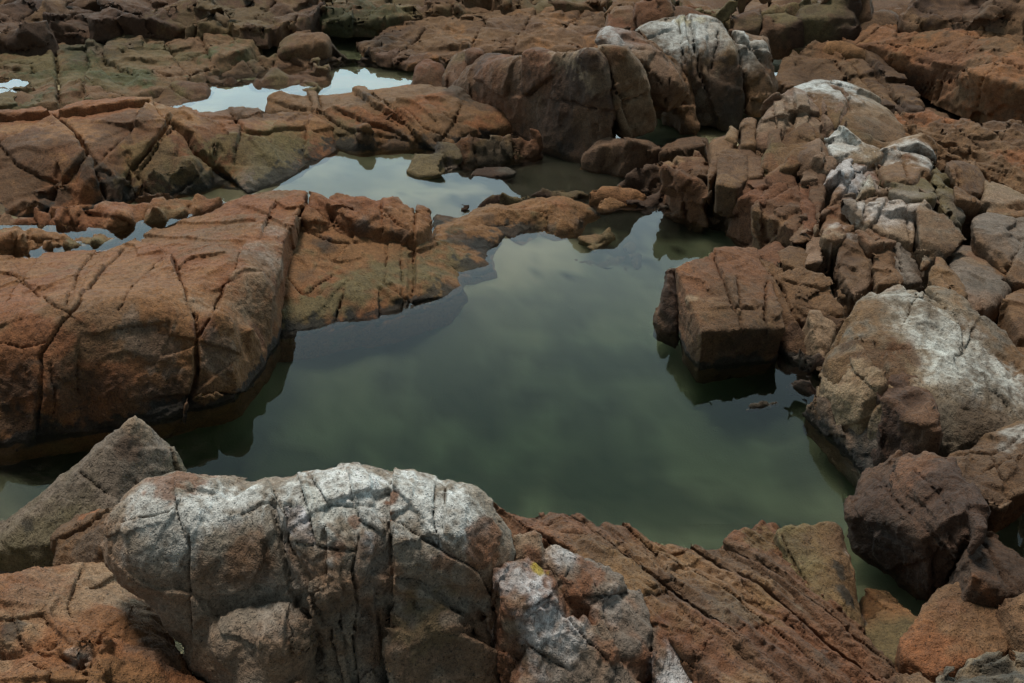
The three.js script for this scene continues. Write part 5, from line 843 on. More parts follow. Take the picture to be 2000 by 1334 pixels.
// ---- big split boulder group behind the upper pool ----
const FINS = [
  ['great_boulder', 'great red-brown rounded boulder behind the upper pool', [885, 165, 0.2, 905, 140, -8.3, 950, 105, -8.1, 1000, 95, -7.75, 1080, 92, -7.3, 1160, 94, -7.0, 1187, 110, -6.98, 1199, 180, -6.95, 1196, 232, -7.1, 1140, 295, 0.03, 1110, 303, 0.0, 1085, 270, 0.05, 1000, 210, 0.12, 930, 180, 0.15, 1100, 170, -7.18, 1020, 150, -7.7], { back: 0.5, k: 0.035, amp: 1.3, facet: 0.06, facetSize: 0.35, col: ['brown', 'rust', 'umber'], cracks: [[0.7, 1020, 130, 1015, 170, 1025, 190, 1050, 170], [0.6, 1110, 200, 1150, 210]], spots: [['buff', 1110, 98, 0.2, 0.7], ['buff', 1160, 102, 0.15, 0.7], ['buff', 1175, 150, 0.12, 0.4], ['umber', 1080, 240, 0.25, 0.6], ['umber', 1110, 280, 0.2, 0.7], ['tan', 1000, 105, 0.15, 0.6], ['black', 1100, 295, 0.12, 0.5]] }],
  ['boulder_fin', 'narrow tan fin of rock against the right side of the great boulder', [1168, 92, -7.15, 1225, 95, -7.15, 1262, 150, -7.15, 1283, 250, -7.2, 1240, 242, -7.15, 1205, 238, -7.1, 1198, 160, -7.05], { back: 0.3, base: 0.1, flare: -0.6, k: 0.01, facet: 0.06, col: ['tan', 'buff', 'pink'], cracks: [[0.8, 1186, 130, 1195, 165, 1215, 195], [0.9, 1215, 198, 1225, 230], [0.7, 1228, 200, 1255, 185, 1262, 182]], spots: [['rust', 1205, 108, 0.1, 0.6], ['buff', 1240, 130, 0.15, 0.5], ['buff', 1250, 215, 0.15, 0.6]] }],
  ['boulder_fin', 'humped fin with a white brow in the middle of the split boulders', [1168, 78, 0.73, 1190, 54, 0.77, 1240, 60, 0.755, 1265, 85, 0.69, 1300, 110, 0.635, 1333, 175, 0.44, 1300, 216, 0.27, 1272, 140, 0.56, 1240, 97, 0.69], { back: 0.3, base: 0.2, flare: -0.6, k: 0.012, facet: 0.1, col: ['tan', 'pink', 'brown'], cracks: [[0.7, 1225, 88, 1260, 95, 1290, 90], [0.6, 1310, 165, 1305, 195], [0.7, 1265, 130, 1285, 160]], spots: [['white', 1195, 62, 0.14, 0.9], ['white', 1205, 80, 0.12, 0.8], ['rust', 1235, 70, 0.12, 0.7], ['buff', 1250, 115, 0.1, 0.4]] }],
  ['boulder_fin', 'slim pale splinter between the humped fin and the white-topped block', [1275, 98, 0.60, 1300, 105, 0.58, 1340, 135, 0.45, 1365, 260, 0.05, 1347, 258, 0.05, 1335, 160, 0.4], { back: 0.15, base: 0.0, flare: -0.3, k: 0.01, col: ['grey', 'tan'], facet: 0.12, facetSize: 0.15, cracks: [[0.7, 1335, 205, 1360, 208]] }],
  ['white_block', 'tall white-topped block split by a dark upright crack', [1243, 58, 0.69, 1262, 45, 0.73, 1350, 32, 0.77, 1400, 39, 0.75, 1412, 60, 0.71, 1440, 100, 0.60, 1452, 200, 0.23, 1440, 245, 0.06, 1395, 240, 0.08, 1375, 170, 0.35, 1335, 122, 0.5, 1262, 82, 0.63], { back: 0.45, base: 0.02, flare: -0.1, k: 0.012, facet: 0.05, col: ['grey', 'tan', 'buff'], cracks: [[1.5, 1350, 38, 1358, 80, 1365, 130, 1378, 170], [0.7, 1328, 50, 1335, 110], [0.6, 1405, 70, 1395, 120], [0.5, 1260, 75, 1300, 60]], spots: [['white', 1290, 55, 0.25, 0.8], ['white', 1380, 60, 0.25, 0.8], ['white', 1330, 60, 0.2, 0.7], ['umber', 1410, 190, 0.3, 0.8], ['yellow', 1335, 38, 0.06, 0.4], ['yellow', 1370, 42, 0.05, 0.3], ['black', 1430, 230, 0.2, 0.6]] }],
  ['white_block', 'smaller white-topped block at the right end of the split boulders', [1430, 60, 0.68, 1450, 64, 0.67, 1500, 75, 0.65, 1506, 110, 0.53, 1516, 170, 0.32, 1502, 216, 0.16, 1474, 218, 0.16, 1446, 110, 0.53], { back: 0.3, base: 0.1, flare: -0.1, k: 0.01, facet: 0.1, col: ['grey', 'tan', 'pink'], cracks: [[1.0, 1465, 70, 1470, 95, 1480, 112], [0.7, 1438, 88, 1470, 92]], spots: [['white', 1445, 72, 0.12, 0.9], ['white', 1490, 85, 0.12, 0.8], ['white', 1460, 110, 0.12, 0.6], ['rust', 1505, 130, 0.1, 0.5]] }],
  ['brown_boulder', 'brown boulder lying below the split boulders at the cave water', [1143, 302, 0.1, 1170, 282, 0.2, 1230, 278, 0.24, 1270, 285, 0.2, 1292, 305, 0.1, 1255, 338, 0.0, 1185, 338, 0.0, 1150, 322, 0.02], { back: 0.2, col: ['brown', 'tan', 'umber'], facet: 0.12 }],
  ['brown_boulder', 'dark brown boulder right of the one at the cave water', [1290, 300, 0.15, 1320, 280, 0.2, 1380, 280, 0.2, 1390, 320, 0.05, 1330, 325, 0.02], { back: 0.3, col: ['umber', 'brown'] }],
  ['rusty_boulder', 'round rusty boulder at the left foot of the great boulder', [803, 157, 0.1, 812, 128, 0.2, 840, 116, 0.24, 862, 124, 0.22, 872, 150, 0.15, 868, 165, 0.1], { back: 0.25, k: 0.025, col: ['rust', 'brown'] }],
  ['rusty_boulder', 'leaning olive slab between the rusty boulder and great boulder', [866, 150, 0.18, 880, 120, 0.28, 910, 98, 0.36, 925, 115, 0.3, 905, 145, 0.24, 885, 165, 0.18], { back: 0.2, col: ['olive', 'brown'] }],
  ['round_stone', 'small round rusty stone on top of the leaning olive slab', [908, 104, 0.38, 916, 90, 0.44, 938, 88, 0.45, 948, 100, 0.42, 935, 112, 0.38], { back: 0.12, k: 0.02, col: ['rust', 'brown'] }],
  ['brown_chunk', 'small brown chunk in the corner below the rusty boulder', [875, 170, 0.16, 890, 155, 0.22, 915, 160, 0.22, 915, 178, 0.16, 890, 180, 0.14], { back: 0.12, col: ['brown', 'umber'] }],
];
FINS.forEach(([name, label, p, o], i) => boulder(name, label, p, { seed: 120 + i, category: /stone/.test(name) ? 'stone' : 'boulder', ...o }));

// ---- ledges of the left background ----
rock('crossed_ledge', 'wide orange ledge at left cut by deep crossing cracks', 'ledge', {
  seed: 140, tide: 0.035, col: ['orange', 'brown', 'sand'], amp: 0.4, rough: 0.6, floor: -0.2, lip: 0.008, facet: 0.05, facetSize: 0.45,
  slab: { k: 0.012, flare: 0.3, edge: [-100, 225, 0.32, 0, 222, 0.33, 120, 212, 0.34, 300, 202, 0.35, 345, 214, 0.33, 400, 214, 0.28, 520, 216, 0.20, 600, 224, 0.15, 650, 248, 0.11, 668, 288, -0.01, 600, 332, -0.02, 545, 360, -0.02, 480, 380, -0.02, 430, 362, -0.02, 360, 380, -0.02, 270, 390, -0.02, 120, 412, 0.02, 0, 416, 0.04, -100, 418, 0.04],
    inner: [60, 300, 0.29, 200, 290, 0.29, 330, 260, 0.31, 100, 360, 0.24, 170, 320, 0.26, 300, 330, 0.20, 380, 310, 0.20, 450, 270, 0.22, 550, 258, 0.17, 580, 300, 0.05, 40, 380, 0.17, 330, 365, 0.06, 480, 340, 0.07, 520, 300, 0.12, 400, 350, 0.06, 250, 350, 0.17] },
  cracks: [[2.2, 105, 225, 130, 240, 150, 260, 165, 285, 185, 310, 195, 345, 205, 385], [1.4, 325, 240, 305, 270, 280, 300, 260, 325, 245, 350, 238, 390], [2.4, 345, 245, 370, 260, 390, 290, 420, 325, 440, 345, 470, 372], [0.9, 0, 285, 40, 265, 80, 235, 100, 228], [0.9, 5, 290, 30, 320, 65, 335, 110, 358], [1.2, 110, 360, 135, 335, 160, 305], [1.0, 275, 222, 250, 255, 220, 290, 200, 312], [1.5, 110, 360, 100, 385, 95, 408], [1.0, 300, 205, 310, 225, 330, 240], [0.8, 415, 320, 380, 350, 355, 375], [1.0, 255, 325, 270, 350, 290, 378], [0.7, 330, 255, 300, 290, 280, 320], [1.2, 0, 228, 100, 226, 250, 208, 310, 203], [0.7, 460, 230, 480, 255, 520, 258, 600, 255], [0.6, 380, 210, 420, 235, 460, 232, 540, 220], [0.7, 470, 258, 462, 290], [0.6, 490, 265, 550, 290, 580, 310], [0.6, 600, 250, 595, 285]],
  spots: [['black', 180, 330, 0.14, 0.6], ['black', 115, 385, 0.12, 0.6], ['black', 220, 375, 0.14, 0.6], ['black', 330, 370, 0.14, 0.7], ['salt', 490, 350, 0.16, 0.6], ['salt', 530, 330, 0.14, 0.6], ['salt', 570, 315, 0.12, 0.5], ['black', 520, 345, 0.16, 0.6], ['black', 560, 320, 0.16, 0.5], ['black', 610, 300, 0.14, 0.6], ['olive', 500, 310, 0.3, 0.7], ['olive', 560, 285, 0.25, 0.7], ['olive', 330, 330, 0.25, 0.6], ['olive', 400, 330, 0.2, 0.6], ['black', 400, 365, 0.14, 0.6], ['buff', 305, 210, 0.06, 0.5]],
});
rock('channel_rock', 'long narrow row of cracked orange rock behind the strip of water', 'ledge', {
  seed: 141, col: ['orange', 'sand', 'tan'], amp: 0.5, floor: 0.0, lip: 0.012,
  slab: { k: 0.03, flare: 0.1, edge: [-100, 410, 0.26, 0, 408, 0.26, 60, 408, 0.26, 120, 411, 0.26, 180, 408, 0.26, 205, 396, 0.26, 300, 388, 0.26, 370, 382, 0.26, 430, 388, 0.22, 400, 412, 0.195, 330, 432, 0.19, 280, 437, 0.19, 200, 450, 0.19, 150, 446, 0.19, 90, 441, 0.19, 0, 443, 0.19, -100, 443, 0.19], inner: [100, 422, 0.29, 300, 405, 0.29, 40, 424, 0.30, 230, 415, 0.28, 360, 400, 0.28] },
  cracks: [[1.2, 60, 408, 68, 425, 70, 441], [1.2, 100, 411, 105, 430, 108, 443], [1.0, 135, 411, 140, 430, 145, 446], [1.0, 295, 390, 288, 410, 280, 432], [0.8, 160, 412, 155, 435], [0.8, 200, 420, 245, 430, 250, 436], [0.7, 375, 400, 372, 415]],
  spots: [['buff', 30, 415, 0.1, 0.6], ['olive', 320, 425, 0.1, 0.6], ['buff', 210, 398, 0.08, 0.4]],
});
rock('channel_rock', 'low flat row of cracked tan rock in front of the narrow orange row', 'ledge', {
  seed: 142, col: ['sand', 'orange', 'olive'], amp: 0.5, floor: 0.0, lip: 0.012,
  slab: { k: 0.03, flare: 0.2, edge: [-100, 450, 0.24, 0, 445, 0.24, 60, 446, 0.24, 130, 455, 0.23, 190, 458, 0.22, 235, 464, 0.195, 200, 478, 0.19, 140, 484, 0.19, 60, 487, 0.19, -100, 489, 0.19], inner: [40, 462, 0.265, 120, 468, 0.255, 180, 468, 0.235] },
  cracks: [[0.8, 32, 455, 28, 485], [0.8, 58, 452, 55, 485], [1.0, 92, 450, 86, 470, 86, 484], [1.0, 128, 457, 120, 484], [0.8, 135, 460, 160, 475], [0.8, 180, 460, 175, 478], [0.7, 60, 466, 88, 468]],
});
rock('small_ledge', 'small orange rock sliver at the foot of the wide crossed ledge', 'rock', { seed: 143, col: ['orange', 'brown'], amp: 0.4, floor: -0.1, hulls: [{ p: [275, 388, 0.15, 290, 376, 0.2, 320, 378, 0.2, 340, 384, 0.17, 300, 392, 0.14], k: 0.01, base: -0.1 }] });
rock('striped_ledge', 'flat tan ledge with parallel slanting cracks behind the upper pool', 'ledge', {
  seed: 144, tide: 0.03, col: ['sand', 'tan', 'orange'], amp: 0.4, rough: 0.6, floor: -0.15, lip: 0.008, facet: 0.03, facetSize: 0.35,
  slab: { k: 0.012, flare: 0.4, edge: [522, 196, 0.14, 535, 184, 0.18, 600, 178, 0.19, 650, 180, 0.19, 700, 171, 0.20, 750, 167, 0.21, 800, 163, 0.22, 870, 165, 0.21, 930, 190, 0.19, 1000, 222, 0.12, 1010, 240, 0.06, 960, 250, 0.05, 900, 262, 0.05, 870, 300, 0.0, 840, 296, -0.01, 800, 290, -0.01, 740, 288, -0.01, 680, 294, -0.01, 655, 280, 0.02, 640, 248, 0.10, 600, 226, 0.14, 530, 212, 0.12],
    inner: [700, 210, 0.21, 800, 200, 0.22, 880, 210, 0.19, 720, 245, 0.17, 800, 250, 0.15, 860, 255, 0.11, 680, 270, 0.06, 760, 275, 0.05, 580, 200, 0.18, 830, 275, 0.05, 930, 235, 0.12] },
  cracks: [[1.2, 720, 175, 760, 200, 800, 220, 830, 250, 865, 265], [1.2, 705, 185, 750, 215, 790, 240, 815, 270, 850, 298], [0.8, 735, 190, 770, 215, 800, 250], [0.8, 680, 222, 720, 240, 760, 250, 790, 270], [0.7, 845, 205, 880, 232, 895, 238], [0.9, 640, 228, 670, 250, 720, 262, 780, 270], [0.7, 897, 215, 890, 235, 870, 260], [0.9, 600, 180, 610, 200, 600, 222], [1.0, 560, 205, 620, 218], [0.7, 620, 182, 625, 205], [0.9, 800, 190, 850, 185, 870, 175]],
  spots: [['black', 700, 282, 0.2, 0.6], ['black', 780, 284, 0.2, 0.6], ['slate', 850, 285, 0.12, 0.5], ['black', 900, 180, 0.15, 0.6], ['black', 940, 200, 0.15, 0.5], ['olive', 660, 265, 0.15, 0.6], ['black', 720, 187, 0.08, 0.5]],
});
rock('ledge_block', 'squared rusty ledge end standing over the far side of the upper pool', 'ledge', {
  seed: 145, col: ['brown', 'rust', 'tan'], amp: 0.5, floor: -0.15, facet: 0.1,
  hulls: [{ p: [885, 275, 0.13, 920, 268, 0.15, 1000, 255, 0.18, 1050, 250, 0.18, 1060, 290, 0.05, 1010, 312, 0.0, 930, 318, 0.0, 893, 310, 0.02], k: 0.012, base: -0.15 }],
  cracks: [[1.0, 922, 270, 928, 310], [0.7, 1000, 262, 1003, 305]], spots: [['olive', 960, 300, 0.2, 0.5], ['black', 960, 312, 0.15, 0.6], ['orange', 905, 282, 0.08, 0.6]],
});
const JL = [{ n: [0.95, 0.1, 0.5], s: 0.55, w: 1.4, d: 0.08, mask: -0.12 }, { n: [-0.45, 0.25, 1], s: 0.38, w: 1.3, d: 0.08, mask: -0.05 }];
rock('olive_ledge', 'weathered olive-green ledge in the upper left background', 'ledge', {
  hs: [0, 0.5], seed: 150, col: ['olive', 'tan', 'green'], amp: 0.9, rough: 1.2, floor: 0.0, facet: 0.08, facetSize: 0.4, strata: { n: [0.3, 0.7, 0.8], s: 0.14, a: 0.03 },
  slab: { k: 0.02, flare: 0.5, edge: [-120, 85, 0.30, 100, 82, 0.30, 105, 62, 0.36, 180, 52, 0.38, 260, 45, 0.40, 400, 45, 0.40, 470, 58, 0.36, 498, 78, 0.31, 480, 100, 0.27, 420, 118, 0.24, 395, 132, 0.22, 330, 166, 0.2, 260, 185, 0.19, 110, 202, 0.2, 0, 208, 0.21, -120, 208, 0.21], inner: [110, 100, 0.31, 110, 185, 0.23, 300, 110, 0.30, 250, 150, 0.25, 380, 85, 0.33, 30, 168, 0.10, 0, 168, 0.08, -60, 170, 0.08, 40, 172, 0.1, 60, 115, 0.26, 20, 140, 0.22, 200, 90, 0.34, 320, 140, 0.24] },
  cracks: [[1.5, 108, 62, 107, 110, 110, 150, 114, 195], [1.0, 300, 50, 330, 90, 350, 120], [0.8, 165, 70, 170, 120, 165, 170], [1.0, 210, 60, 200, 110, 250, 140], [1.0, 390, 60, 410, 110], [0.9, 320, 152, 360, 150, 400, 140]],
  joints: [{ n: [-0.6, 0.3, 0.9], s: 0.5, w: 1.2, d: 0.07, mask: 0.05 }, { n: [0.7, 0.1, 0.6], s: 0.6, w: 1.0, d: 0.07, mask: 0.08 }], spots: [['tan', 250, 110, 0.4, 0.4], ['slate', 190, 90, 0.35, 0.5], ['brown', 120, 70, 0.3, 0.6]],
});
rock('middle_ledge', 'low brownish ledge with small pools in the middle of the left background', 'ledge', {
  hs: [0.01, 0.45], seed: 151, col: ['tan', 'brown', 'olive'], amp: 0.4, rough: 0.9, floor: -0.15, strata: { n: [0.3, 0.5, 1], s: 0.16, a: 0.014 },
  slab: { k: 0.03, flare: 0.5, edge: [180, 196, 0.10, 260, 178, 0.16, 330, 165, 0.19, 390, 135, 0.22, 480, 110, 0.25, 540, 95, 0.27, 640, 88, 0.27, 720, 92, 0.26, 800, 108, 0.2, 850, 120, 0.16, 840, 132, 0.0, 812, 142, -0.15, 700, 150, -0.15, 640, 166, -0.15, 648, 176, -0.02, 600, 184, -0.02, 560, 190, -0.06, 530, 200, -0.12, 480, 194, -0.14, 415, 190, -0.1, 400, 204, -0.04, 350, 208, 0.0, 200, 208, 0.05],
    inner: [450, 140, 0.16, 540, 130, 0.2, 620, 120, 0.22, 720, 115, 0.18, 500, 168, -0.08, 455, 171, -0.07, 550, 163, -0.07, 600, 158, 0.06, 400, 165, 0.08, 690, 133, 0.03, 770, 134, 0.03, 640, 152, 0.03, 450, 181, 0.015, 510, 183, 0.02, 560, 178, 0.03, 500, 158, 0.05, 430, 178, 0.02, 300, 180, 0.08, 600, 172, 0.05, 640, 172, 0.03, 580, 145, 0.12, 680, 126, 0.08, 780, 127, 0.07] },
  cracks: [[1.4, 390, 152, 420, 170, 450, 185], [1.3, 560, 105, 590, 130, 640, 145], [1.2, 640, 92, 670, 115, 690, 135], [0.9, 480, 120, 500, 145], [1.0, 700, 95, 730, 120, 760, 130], [0.9, 620, 125, 700, 120, 780, 112]],
  joints: JL, spots: [['black', 690, 130, 0.3, 0.5], ['black', 760, 125, 0.3, 0.4], ['slate', 640, 110, 0.3, 0.4], ['slate', 480, 150, 0.3, 0.4]],
});
rock('pale_block', 'squared pale-topped boulder on the ledge in the upper left background', 'boulder', { hs: [0, 0.5], seed: 152, col: ['olive', 'tan', 'brown'], floor: 0.02, facet: 0.08, hulls: [{ p: [542, 93, 0.32, 555, 72, 0.45, 575, 62, 0.50, 620, 60, 0.52, 643, 72, 0.46, 640, 82, 0.40, 600, 90, 0.33], k: 0.02, back: 0.2, base: 0.0 }] });
rock('bedded_ledge', 'long bedded brown ledge running behind the great boulder', 'ledge', {
  hs: [0, 0.5], seed: 153, col: ['tan', 'brown', 'sand'], amp: 1.2, rough: 1.5, floor: 0.0, facet: 0.10, facetSize: 0.3, strata: { n: [0.12, 0.7, 0.9], s: 0.13, a: 0.03 },
  slab: { k: 0.02, flare: 0.2, edge: [690, 78, 0.25, 740, 62, 0.30, 770, 40, 0.4, 900, 28, 0.45, 1080, 15, 0.5, 1180, 20, 0.5, 1195, 70, 0.35, 1165, 92, 0.28, 1050, 100, 0.24, 950, 98, 0.24, 880, 112, 0.2, 800, 128, 0.12, 740, 112, 0.16], inner: [860, 70, 0.36, 1000, 60, 0.38, 1100, 60, 0.40, 800, 90, 0.28, 900, 90, 0.28, 1050, 85, 0.32, 960, 40, 0.43] },
  joints: [{ n: [0.95, 0.1, 0.25], s: 0.5, w: 1.4, d: 0.1, mask: -0.1 }, { n: [0.15, 0.75, 0.9], s: 0.2, w: 1.6, d: 0.12, mask: -0.1, wob: 0.15 }],
  spots: [['umber', 760, 70, 0.3, 0.5], ['black', 720, 80, 0.3, 0.5]],
});
rock('back_ledge', 'row of dark broken ledges along the top left edge', 'ledge', {
  hs: [0, 0.55], seed: 154, col: ['brown', 'umber', 'tan'], amp: 1.5, rough: 1.6, floor: 0.05, facet: 0.22, facetSize: 0.4, fine: 1.1, strata: { n: [0.2, 0.8, 0.7], s: 0.2, a: 0.03 },
  slab: { k: 0.02, flare: 0.1, edge: [-120, 82, 0.45, 20, 84, 0.45, 95, 82, 0.46, 110, 58, 0.55, 230, 45, 0.58, 400, 42, 0.56, 480, 52, 0.5, 560, 50, 0.48, 600, 30, 0.55, 640, 5, 0.62, 640, -40, 0.7, 300, -50, 0.75, -150, -50, 0.75], inner: [40, 50, 0.72, 90, 40, 0.75, 180, 20, 0.72, 20, 25, 0.7, 260, 25, 0.68, 400, 20, 0.66, 500, 25, 0.6, 330, 38, 0.62, 60, 72, 0.62] },
  joints: [{ n: [0.95, 0.1, 0.35], s: 0.5, w: 2.2, d: 0.16, mask: -0.2 }, { n: [0.15, 0.85, 0.6], s: 0.26, w: 2.0, d: 0.14, mask: -0.15 }],
  spots: [['umber', 60, 50, 0.6, 0.6], ['umber', 200, 25, 0.5, 0.5], ['slate', 180, 20, 0.2, 0.4], ['olive', 450, 25, 0.6, 0.5]],
});
rock('back_ledge', 'brown broken ledges at the middle of the top edge', 'ledge', {
  hs: [0, 0.55], seed: 155, col: ['tan', 'olive', 'brown'], amp: 1.5, rough: 1.5, floor: 0.05, facet: 0.2, facetSize: 0.4, fine: 1.15, strata: { n: [0.15, 0.8, 0.8], s: 0.2, a: 0.03 },
  slab: { k: 0.02, flare: 0.15, edge: [600, 32, 0.52, 640, 5, 0.6, 640, -40, 0.7, 900, -50, 0.75, 1180, -50, 0.8, 1180, 14, 0.52, 1080, 12, 0.52, 900, 24, 0.46, 780, 38, 0.42, 700, 42, 0.42], inner: [700, 20, 0.56, 850, 10, 0.58, 1000, 0, 0.62, 760, 25, 0.5, 930, 15, 0.53] },
  joints: [{ n: [0.95, 0.1, 0.35], s: 0.6, w: 2.0, d: 0.14, mask: -0.15 }, { n: [0.15, 0.85, 0.7], s: 0.26, w: 2.0, d: 0.14, mask: -0.1 }], spots: [['moss', 690, 45, 0.4, 0.7], ['moss', 650, 40, 0.3, 0.6]],
});
// ---- right background ----
[
  ['rusty_boulder', 'rusty rounded boulder at the top edge above the humped fin', [1180, 72, 0.40, 1185, 35, 0.5, 1200, 12, 0.56, 1235, 8, 0.58, 1246, 38, 0.50, 1242, 66, 0.42], { col: ['tan', 'brown', 'rust'] }],
  ['rusty_boulder', 'broad rusty block at the top edge above the white-topped block', [1244, 50, 0.48, 1244, 10, 0.62, 1290, -8, 0.7, 1312, 25, 0.58, 1302, 45, 0.5], { col: ['tan', 'rust', 'brown'] }],
  ['rusty_boulder', 'low orange boulder peeping over the white-topped block', [1308, 45, 0.5, 1318, 18, 0.58, 1345, 14, 0.6, 1395, 30, 0.56, 1400, 45, 0.5], { col: ['orange', 'brown'] }],
  ['dark_block', 'leftmost of three dark blocks in the shade below the top right edge', [1425, 62, 0.46, 1432, 32, 0.55, 1480, 25, 0.58, 1486, 50, 0.5, 1484, 70, 0.42, 1450, 68, 0.42], { col: ['brown', 'olive', 'umber'] }],
  ['dark_block', 'middle of three dark blocks in the shade below the top right edge', [1486, 66, 0.44, 1490, 30, 0.56, 1540, 25, 0.58, 1565, 40, 0.54, 1545, 62, 0.45, 1520, 70, 0.42], { col: ['olive', 'umber', 'brown'] }],
  ['dark_block', 'rightmost of three dark blocks in the shade below the top right edge', [1550, 40, 0.54, 1570, 5, 0.66, 1670, -5, 0.7, 1680, 35, 0.58, 1640, 40, 0.55, 1590, 50, 0.5], { col: ['olive', 'umber', 'brown'] }],
  ['dark_dome', 'dark smooth dome below the top right edge', [1655, 62, 0.46, 1685, 30, 0.58, 1725, 13, 0.64, 1755, 18, 0.62, 1768, 40, 0.55, 1760, 58, 0.48], { k: 0.04, col: ['umber', 'brown', 'olive'], facet: 0.03 }],
  ['brown_chunk', 'small rusty chunk at the right foot of the dark dome', [1732, 58, 0.46, 1740, 42, 0.52, 1765, 34, 0.55, 1772, 55, 0.48], { col: ['brown', 'rust'] }],
].forEach(([name, label, p, o], i) => boulder(name, label, p, { seed: 170 + i, back: 0.5, base: 0.2, facet: 0.12, facetSize: 0.3, ...o }));
rock('back_ledge', 'dark shadowed ledges along the top edge right of the rusty blocks', 'ledge', {
  seed: 180, col: ['tan', 'brown', 'olive'], amp: 1.4, rough: 1.5, floor: 0.2, facet: 0.22, facetSize: 0.4, fine: 1.15, strata: { n: [0.2, 0.8, 0.7], s: 0.2, a: 0.03 },
  slab: { k: 0.02, flare: 0.2, edge: [1300, 20, 0.58, 1290, -40, 0.8, 1700, -50, 0.9, 1700, 10, 0.66, 1580, 5, 0.64, 1480, 22, 0.58, 1400, 26, 0.56], inner: [1360, 5, 0.66, 1450, 5, 0.68, 1560, -10, 0.74] },
  joints: [{ n: [0.95, 0.1, 0.35], s: 0.5, w: 2.2, d: 0.16, mask: -0.2 }, { n: [0.15, 0.85, 0.6], s: 0.3, w: 2.0, d: 0.14, mask: -0.1 }],
});
const JR = [{ n: [0.78, 0.35, -0.6], s: 0.26, w: 1.1, d: 0.08, mask: -0.1 }, { n: [0.55, 0.1, 0.8], s: 0.5, w: 1.1, d: 0.07, mask: 0.0 }];
rock('sloping_ledge', 'broad brown sloping ledge with a dark undercut in the upper right', 'ledge', {
  seed: 181, col: ['tan', 'brown', 'sand'], amp: 1.1, rough: 1.4, floor: 0.1, facet: 0.07, facetSize: 0.35, strata: { n: [0.75, 0.45, -0.55], s: 0.16, a: 0.03 },
  slab: { k: 0.02, flare: -0.1, edge: [1640, 72, 0.46, 1700, 54, 0.50, 1770, 55, 0.52, 1810, 25, 0.62, 1900, 10, 0.70, 2100, 0, 0.76, 2100, 180, 0.50, 1990, 165, 0.49, 1940, 158, 0.47, 1880, 140, 0.45, 1840, 128, 0.44, 1780, 108, 0.43, 1720, 95, 0.42, 1690, 90, 0.41, 1650, 82, 0.42], inner: [1800, 80, 0.53, 1900, 90, 0.58, 2000, 100, 0.60, 1880, 50, 0.64, 1980, 50, 0.68, 1740, 75, 0.49, 1960, 135, 0.53] },
  cracks: [[0.9, 1770, 78, 1810, 85, 1840, 82], [0.9, 1850, 120, 1880, 125, 1890, 140]],
  joints: JR, spots: [['orange', 1720, 70, 0.4, 0.5], ['orange', 1830, 110, 0.4, 0.5], ['orange', 1940, 145, 0.3, 0.5]],
});
rock('inner_ledge', 'flat-topped brown ledge with slanting splits behind the white dome', 'ledge', {
  seed: 183, col: ['brown', 'tan', 'umber'], amp: 0.9, rough: 1.2, floor: 0.0, facet: 0.08, facetSize: 0.3,
  slab: { k: 0.015, flare: 0.1, edge: [1520, 130, 0.27, 1555, 108, 0.32, 1565, 92, 0.38, 1600, 86, 0.40, 1660, 92, 0.38, 1720, 108, 0.34, 1760, 150, 0.28, 1800, 205, 0.25, 1790, 222, 0.24, 1740, 215, 0.24, 1690, 185, 0.24, 1630, 160, 0.24, 1540, 175, 0.2, 1520, 160, 0.22], inner: [1600, 110, 0.34, 1560, 120, 0.30, 1625, 123, 0.31, 1660, 130, 0.31, 1720, 160, 0.28, 1590, 124, 0.31, 1570, 150, 0.22] },
  cracks: [[1.6, 1655, 118, 1680, 150, 1710, 185, 1735, 205], [1.3, 1690, 115, 1730, 160, 1760, 205], [1.0, 1640, 130, 1665, 160], [0.7, 1560, 105, 1610, 112, 1650, 118]],
  spots: [['tan', 1600, 105, 0.3, 0.5], ['orange', 1620, 100, 0.2, 0.4], ['umber', 1590, 150, 0.25, 0.5]],
});
rock('orange_hump', 'smooth orange hump of rock behind the inner ledge in the upper right', 'ledge', { seed: 184, col: ['orange', 'sand', 'tan'], amp: 0.8, floor: 0.1, hulls: [{ p: [1645, 78, 0.44, 1680, 62, 0.50, 1720, 55, 0.53, 1760, 66, 0.5, 1780, 82, 0.45, 1720, 90, 0.42], k: 0.03, base: 0.1 }, { p: [1605, 92, 0.40, 1620, 78, 0.44, 1650, 80, 0.44, 1700, 95, 0.41, 1715, 105, 0.38, 1650, 98, 0.39], k: 0.02, base: 0.1 }] });
rock('corner_ledge', 'stepped ledges in the top right corner', 'ledge', {
  seed: 185, col: ['brown', 'tan', 'umber'], amp: 1.4, rough: 1.5, floor: 0.2, facet: 0.2, facetSize: 0.4, fine: 1.15, strata: { n: [0.4, 0.7, 0.7], s: 0.2, a: 0.03 },
  slab: { k: 0.02, flare: 0.1, edge: [1770, 45, 0.58, 1780, 20, 0.68, 1800, 5, 0.74, 1800, -40, 0.9, 2150, -50, 1.0, 2150, 40, 0.82, 2000, 30, 0.8, 1920, 40, 0.72, 1860, 42, 0.66, 1800, 42, 0.62], inner: [1850, 15, 0.78, 1950, 5, 0.86, 2020, 10, 0.88] }, joints: JR,
});
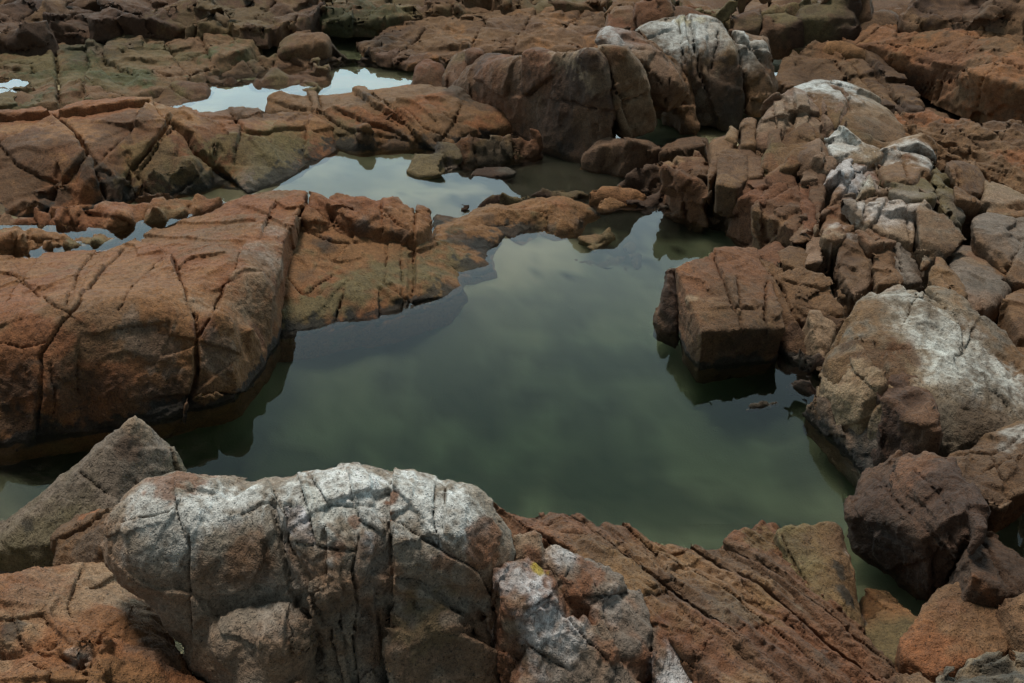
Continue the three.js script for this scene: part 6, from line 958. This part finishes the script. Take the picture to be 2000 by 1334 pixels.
rock('strata_ledge', 'finely split brown ledge sloping down behind the boulder pile at right', 'ledge', {
  seed: 186, col: ['brown', 'tan', 'orange'], amp: 0.9, rough: 1.4, floor: 0.0, facet: 0.08, facetSize: 0.25, strata: { n: [0.78, 0.4, -0.58], s: 0.10, a: 0.025 },
  slab: { k: 0.02, flare: 0.2, edge: [1735, 222, 0.38, 1760, 213, 0.40, 1800, 215, 0.42, 1840, 225, 0.42, 1900, 230, 0.46, 2100, 240, 0.52, 2100, 440, 0.3, 1990, 400, 0.27, 1930, 372, 0.27, 1860, 335, 0.28, 1820, 310, 0.3, 1780, 290, 0.34, 1750, 260, 0.36], inner: [1830, 260, 0.40, 1900, 280, 0.41, 1980, 300, 0.42, 1900, 330, 0.34, 1980, 360, 0.34, 1870, 290, 0.38] },
  cracks: [[1.0, 1760, 225, 1800, 260, 1850, 290, 1920, 330, 1980, 370], [0.9, 1840, 230, 1890, 260, 1950, 300, 2000, 335], [1.2, 1780, 270, 1800, 285, 1830, 270], [0.8, 1900, 232, 1950, 265, 2000, 295], [0.9, 1850, 320, 1900, 345, 1950, 370]],
  joints: [{ n: [0.8, 0.35, -0.58], s: 0.18, w: 1.0, d: 0.07, mask: -0.08 }, { n: [0.5, 0.1, 0.8], s: 0.4, w: 0.8, d: 0.05, mask: 0.05 }],
});

// ---- the shore goes on at both sides of the view ----
for (const [label, edge, inner, seed] of [
  ['broken bedrock going on to the right of the boulder pile', [2085, 1400, 0.30, 2095, 1000, 0.34, 2085, 800, 0.32, 2090, 600, 0.28, 2085, 430, 0.28, 2125, 240, 0.42, 2600, 240, 0.6, 2800, 500, 0.6, 2800, 900, 0.6, 2700, 1400, 0.5], [2250, 1000, 0.5, 2250, 700, 0.5, 2250, 450, 0.5, 2500, 700, 0.55], 200],
  ['broken bedrock going on to the left of the ledges', [-112, 480, 0.25, -116, 420, 0.25, -116, 230, 0.28, -600, 230, 0.4, -900, 500, 0.45, -900, 900, 0.4, -400, 1100, 0.2, -260, 1000, 0.05, -170, 890, 0.05, -112, 860, 0.1, -108, 700, 0.32], [-250, 600, 0.42, -250, 350, 0.36, -400, 800, 0.4, -600, 500, 0.45], 201]])
  rock('shore_bedrock', label, 'ground', { seed, kind: 'structure', vox: 0.03, col: ['brown', 'orange', 'tan'], amp: 1.6, rough: 1.4, facet: 0.16, facetSize: 0.45, floor: -0.1, split: false,
    slab: { k: 0.02, flare: 0.1, edge, inner }, joints: [{ n: [0.9, 0.1, 0.4], s: 0.6, w: 2.2, d: 0.16, mask: -0.2 }, { n: [-0.4, 0.2, 0.9], s: 0.5, w: 2.0, d: 0.14, mask: -0.15 }] });
console.log('triangles', totalTriangles | 0, 'parts', totalParts);
renderer.render(scene, camera);
